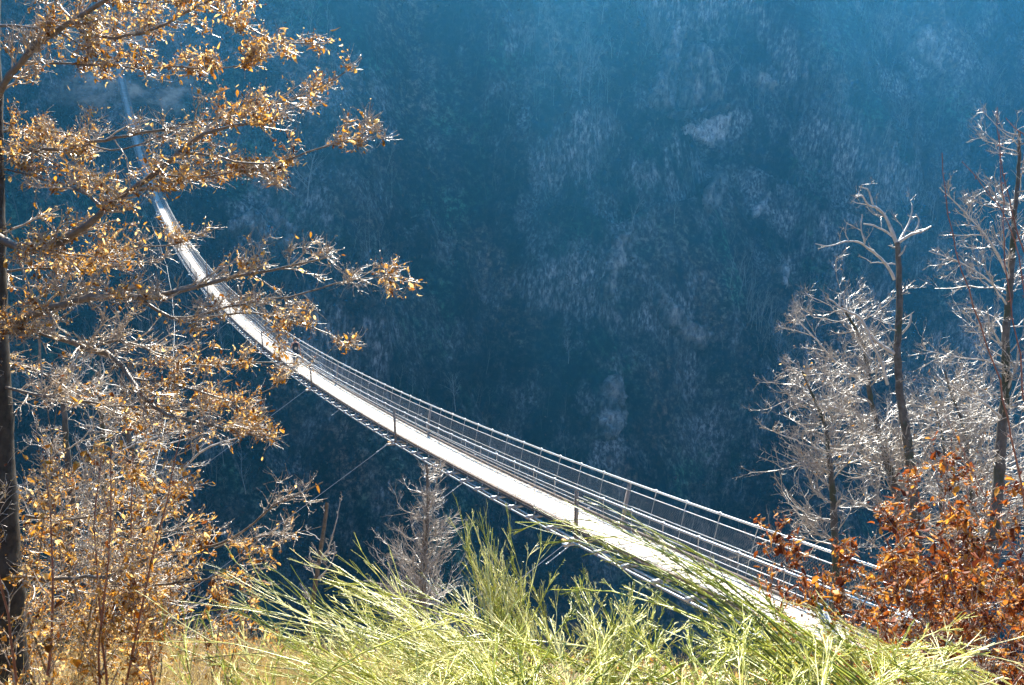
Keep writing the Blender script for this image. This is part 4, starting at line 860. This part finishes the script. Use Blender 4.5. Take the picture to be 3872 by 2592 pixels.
broom((600, 1760, 3.2), [(330, 1480, 3.4), (420, 1440, 3.4), (560, 1450, 3.5), (700, 1420, 3.6)], 20, 'small broom bush furthest left above the golden leaf litter', (.3, .9), 12, arch=.06)
broom((1185, 1540, 4.6), [(1075, 1195, 4.9), (1110, 1180, 4.9), (1140, 1215, 5.), (1190, 1240, 4.9), (1230, 1230, 5.), (1060, 1280, 4.8), (1290, 1290, 4.9)], 46, 'upright pale broom bush below the middle of the deck', (.55, 1.), 12, arch=.03, jit=.14, tj=.05, sp=(.1, .26), r0=.005)
broom((1400, 1600, 4.2), [(1300, 1330, 4.5), (1370, 1310, 4.6), (1440, 1330, 4.5), (1500, 1370, 4.5), (1560, 1400, 4.4)], 40, 'upright broom bush with darker gaps, in front of the lower edge of the near deck', (.3, 1.), 12, arch=.03, jit=.14, tj=.05)
broom((1990, 1640, 2.5), [(1070, 1165, 3.0), (1120, 1240, 3.1), (1240, 1110, 3.1), (1330, 1135, 3.0), (1300, 1240, 3.2), (1420, 1180, 3.1), (1480, 1230, 3.1), (1230, 1160, 3.2)], 17, 'broom bush arching long green stems up over the near deck from lower right', (0, .55), 9, arch=.22, jit=.07, tj=.04, r0=.0048, sp=(.05, .16), short=(.7, 1.))
broom((2000, 1700, 2.6), [(1580, 1330, 3.0), (1640, 1390, 3.), (1500, 1400, 3.1), (1700, 1350, 3.), (1760, 1330, 2.9), (1850, 1400, 2.9)], 34, 'broom bush with thin stems crossing the bottom of the near deck', (.15, .9), 12, arch=.08, jit=.12, tj=.05)
broom((2330, 1640, 3.3), [(1760, 1400, 3.4), (1800, 1440, 3.4), (1900, 1400, 3.5), (1900, 1470, 3.4), (2000, 1450, 3.4), (2100, 1500, 3.4)], 34, 'brownish broom bush leaning left in the lower right corner', (.55, 1.), 12, arch=.05, jit=.12)
broom((950, 1760, 3.3), [(700, 1450, 3.6), (800, 1420, 3.7), (900, 1400, 3.8), (1000, 1420, 3.7), (1080, 1440, 3.6)], 60, 'low broom bush with tangled stems at bottom left of centre', (.4, 1.), 13, jit=.22)
broom((1750, 1830, 2.2), [(1450, 1480, 2.5), (1560, 1450, 2.6), (1650, 1440, 2.7), (1760, 1470, 2.6), (1860, 1500, 2.5), (1950, 1520, 2.4)], 80, 'bright yellow green broom bush at the bottom edge right of centre', (.15, .85), 13, jit=.24)
broom((1250, 1830, 2.3), [(1000, 1500, 2.6), (1100, 1480, 2.7), (1200, 1450, 2.8), (1320, 1460, 2.7), (1420, 1490, 2.6)], 80, 'bright broom bush at the bottom edge below the upright pale one', (.2, .95), 13, jit=.24)
broom((2080, 1760, 2.6), [(1950, 1480, 2.9), (2050, 1500, 2.9), (2150, 1500, 2.9), (2250, 1520, 2.8)], 44, 'dense short broom bush under the russet thicket', (.35, 1.), 13, jit=.24)

# ---------------------------------------------------------------- litter and dry grass on the near slope
def litter():
    b = MB(); n = 52000; x = rng.uniform(-9, 16, n); y = rng.uniform(1.0, 15, n); p = np.stack([x, y, 0 * x], 1); z = terrain_z(p @ BL, p @ BD); p[:, 2] = z + rng.uniform(0, .06, n)
    q = px_of(p); p = p[(q[:, 0] > -900) & (q[:, 0] < 3300) & (q[:, 1] < 2000) & (q[:, 1] > 700)]; n = len(p)
    leaves(b, p, rng.normal(size=(n, 3)) + [0, 0, .15], rng.uniform(.03, .08, n), .6, .25, .5); o = b.build('leaf_litter', M_BLEAF); tag(o, 'golden fallen leaves covering the near slope', kind='stuff')
    b = MB(); n = 26000; x = rng.uniform(-6, 8, n); y = rng.uniform(1.2, 13, n); p = np.stack([x, y, 0 * x], 1); k = fbm(x * .7, y * .7, 2, 91) > -.25; p = p[k]; z = terrain_z(p @ BL, p @ BD); p[:, 2] = z; n = len(p)
    q = px_of(p); p = p[(q[:, 0] > -80) & (q[:, 0] < 2420) & (q[:, 1] < 1750) & (q[:, 1] > 900)]; n = len(p)
    pts, rad = grow(p, rng.normal(0, .55, (n, 3)) + [0, 0, .7], rng.uniform(.1, .4, n), np.full(n, .0016), 3, .2, -.15, .3); emit(b, pts, rad, 3)
    for x0, x1, y0, y1, n in ((-3.6, .6, 2.6, 9., 16000), (.2, 5.2, 2.4, 9., 14000)):
        x = rng.uniform(x0, x1, n); y = rng.uniform(y0, y1, n); p = np.stack([x, y, 0 * x], 1); p[:, 2] = terrain_z(p @ BL, p @ BD)
        pts, rad = grow(p, rng.normal(0, .4, (n, 3)) + [-.1, 0, .9], rng.uniform(.25, .75, n), np.full(n, .0017), 4, .18, -.12, .3); emit(b, pts, rad, 3)
    o = b.build('dry_grass', noisemat('dry_grass_straw', (.34, .24, .07), (.66, .52, .22), 6, .5, spec=.5)); tag(o, 'straw coloured dry grass on the near slope', kind='stuff')
litter()
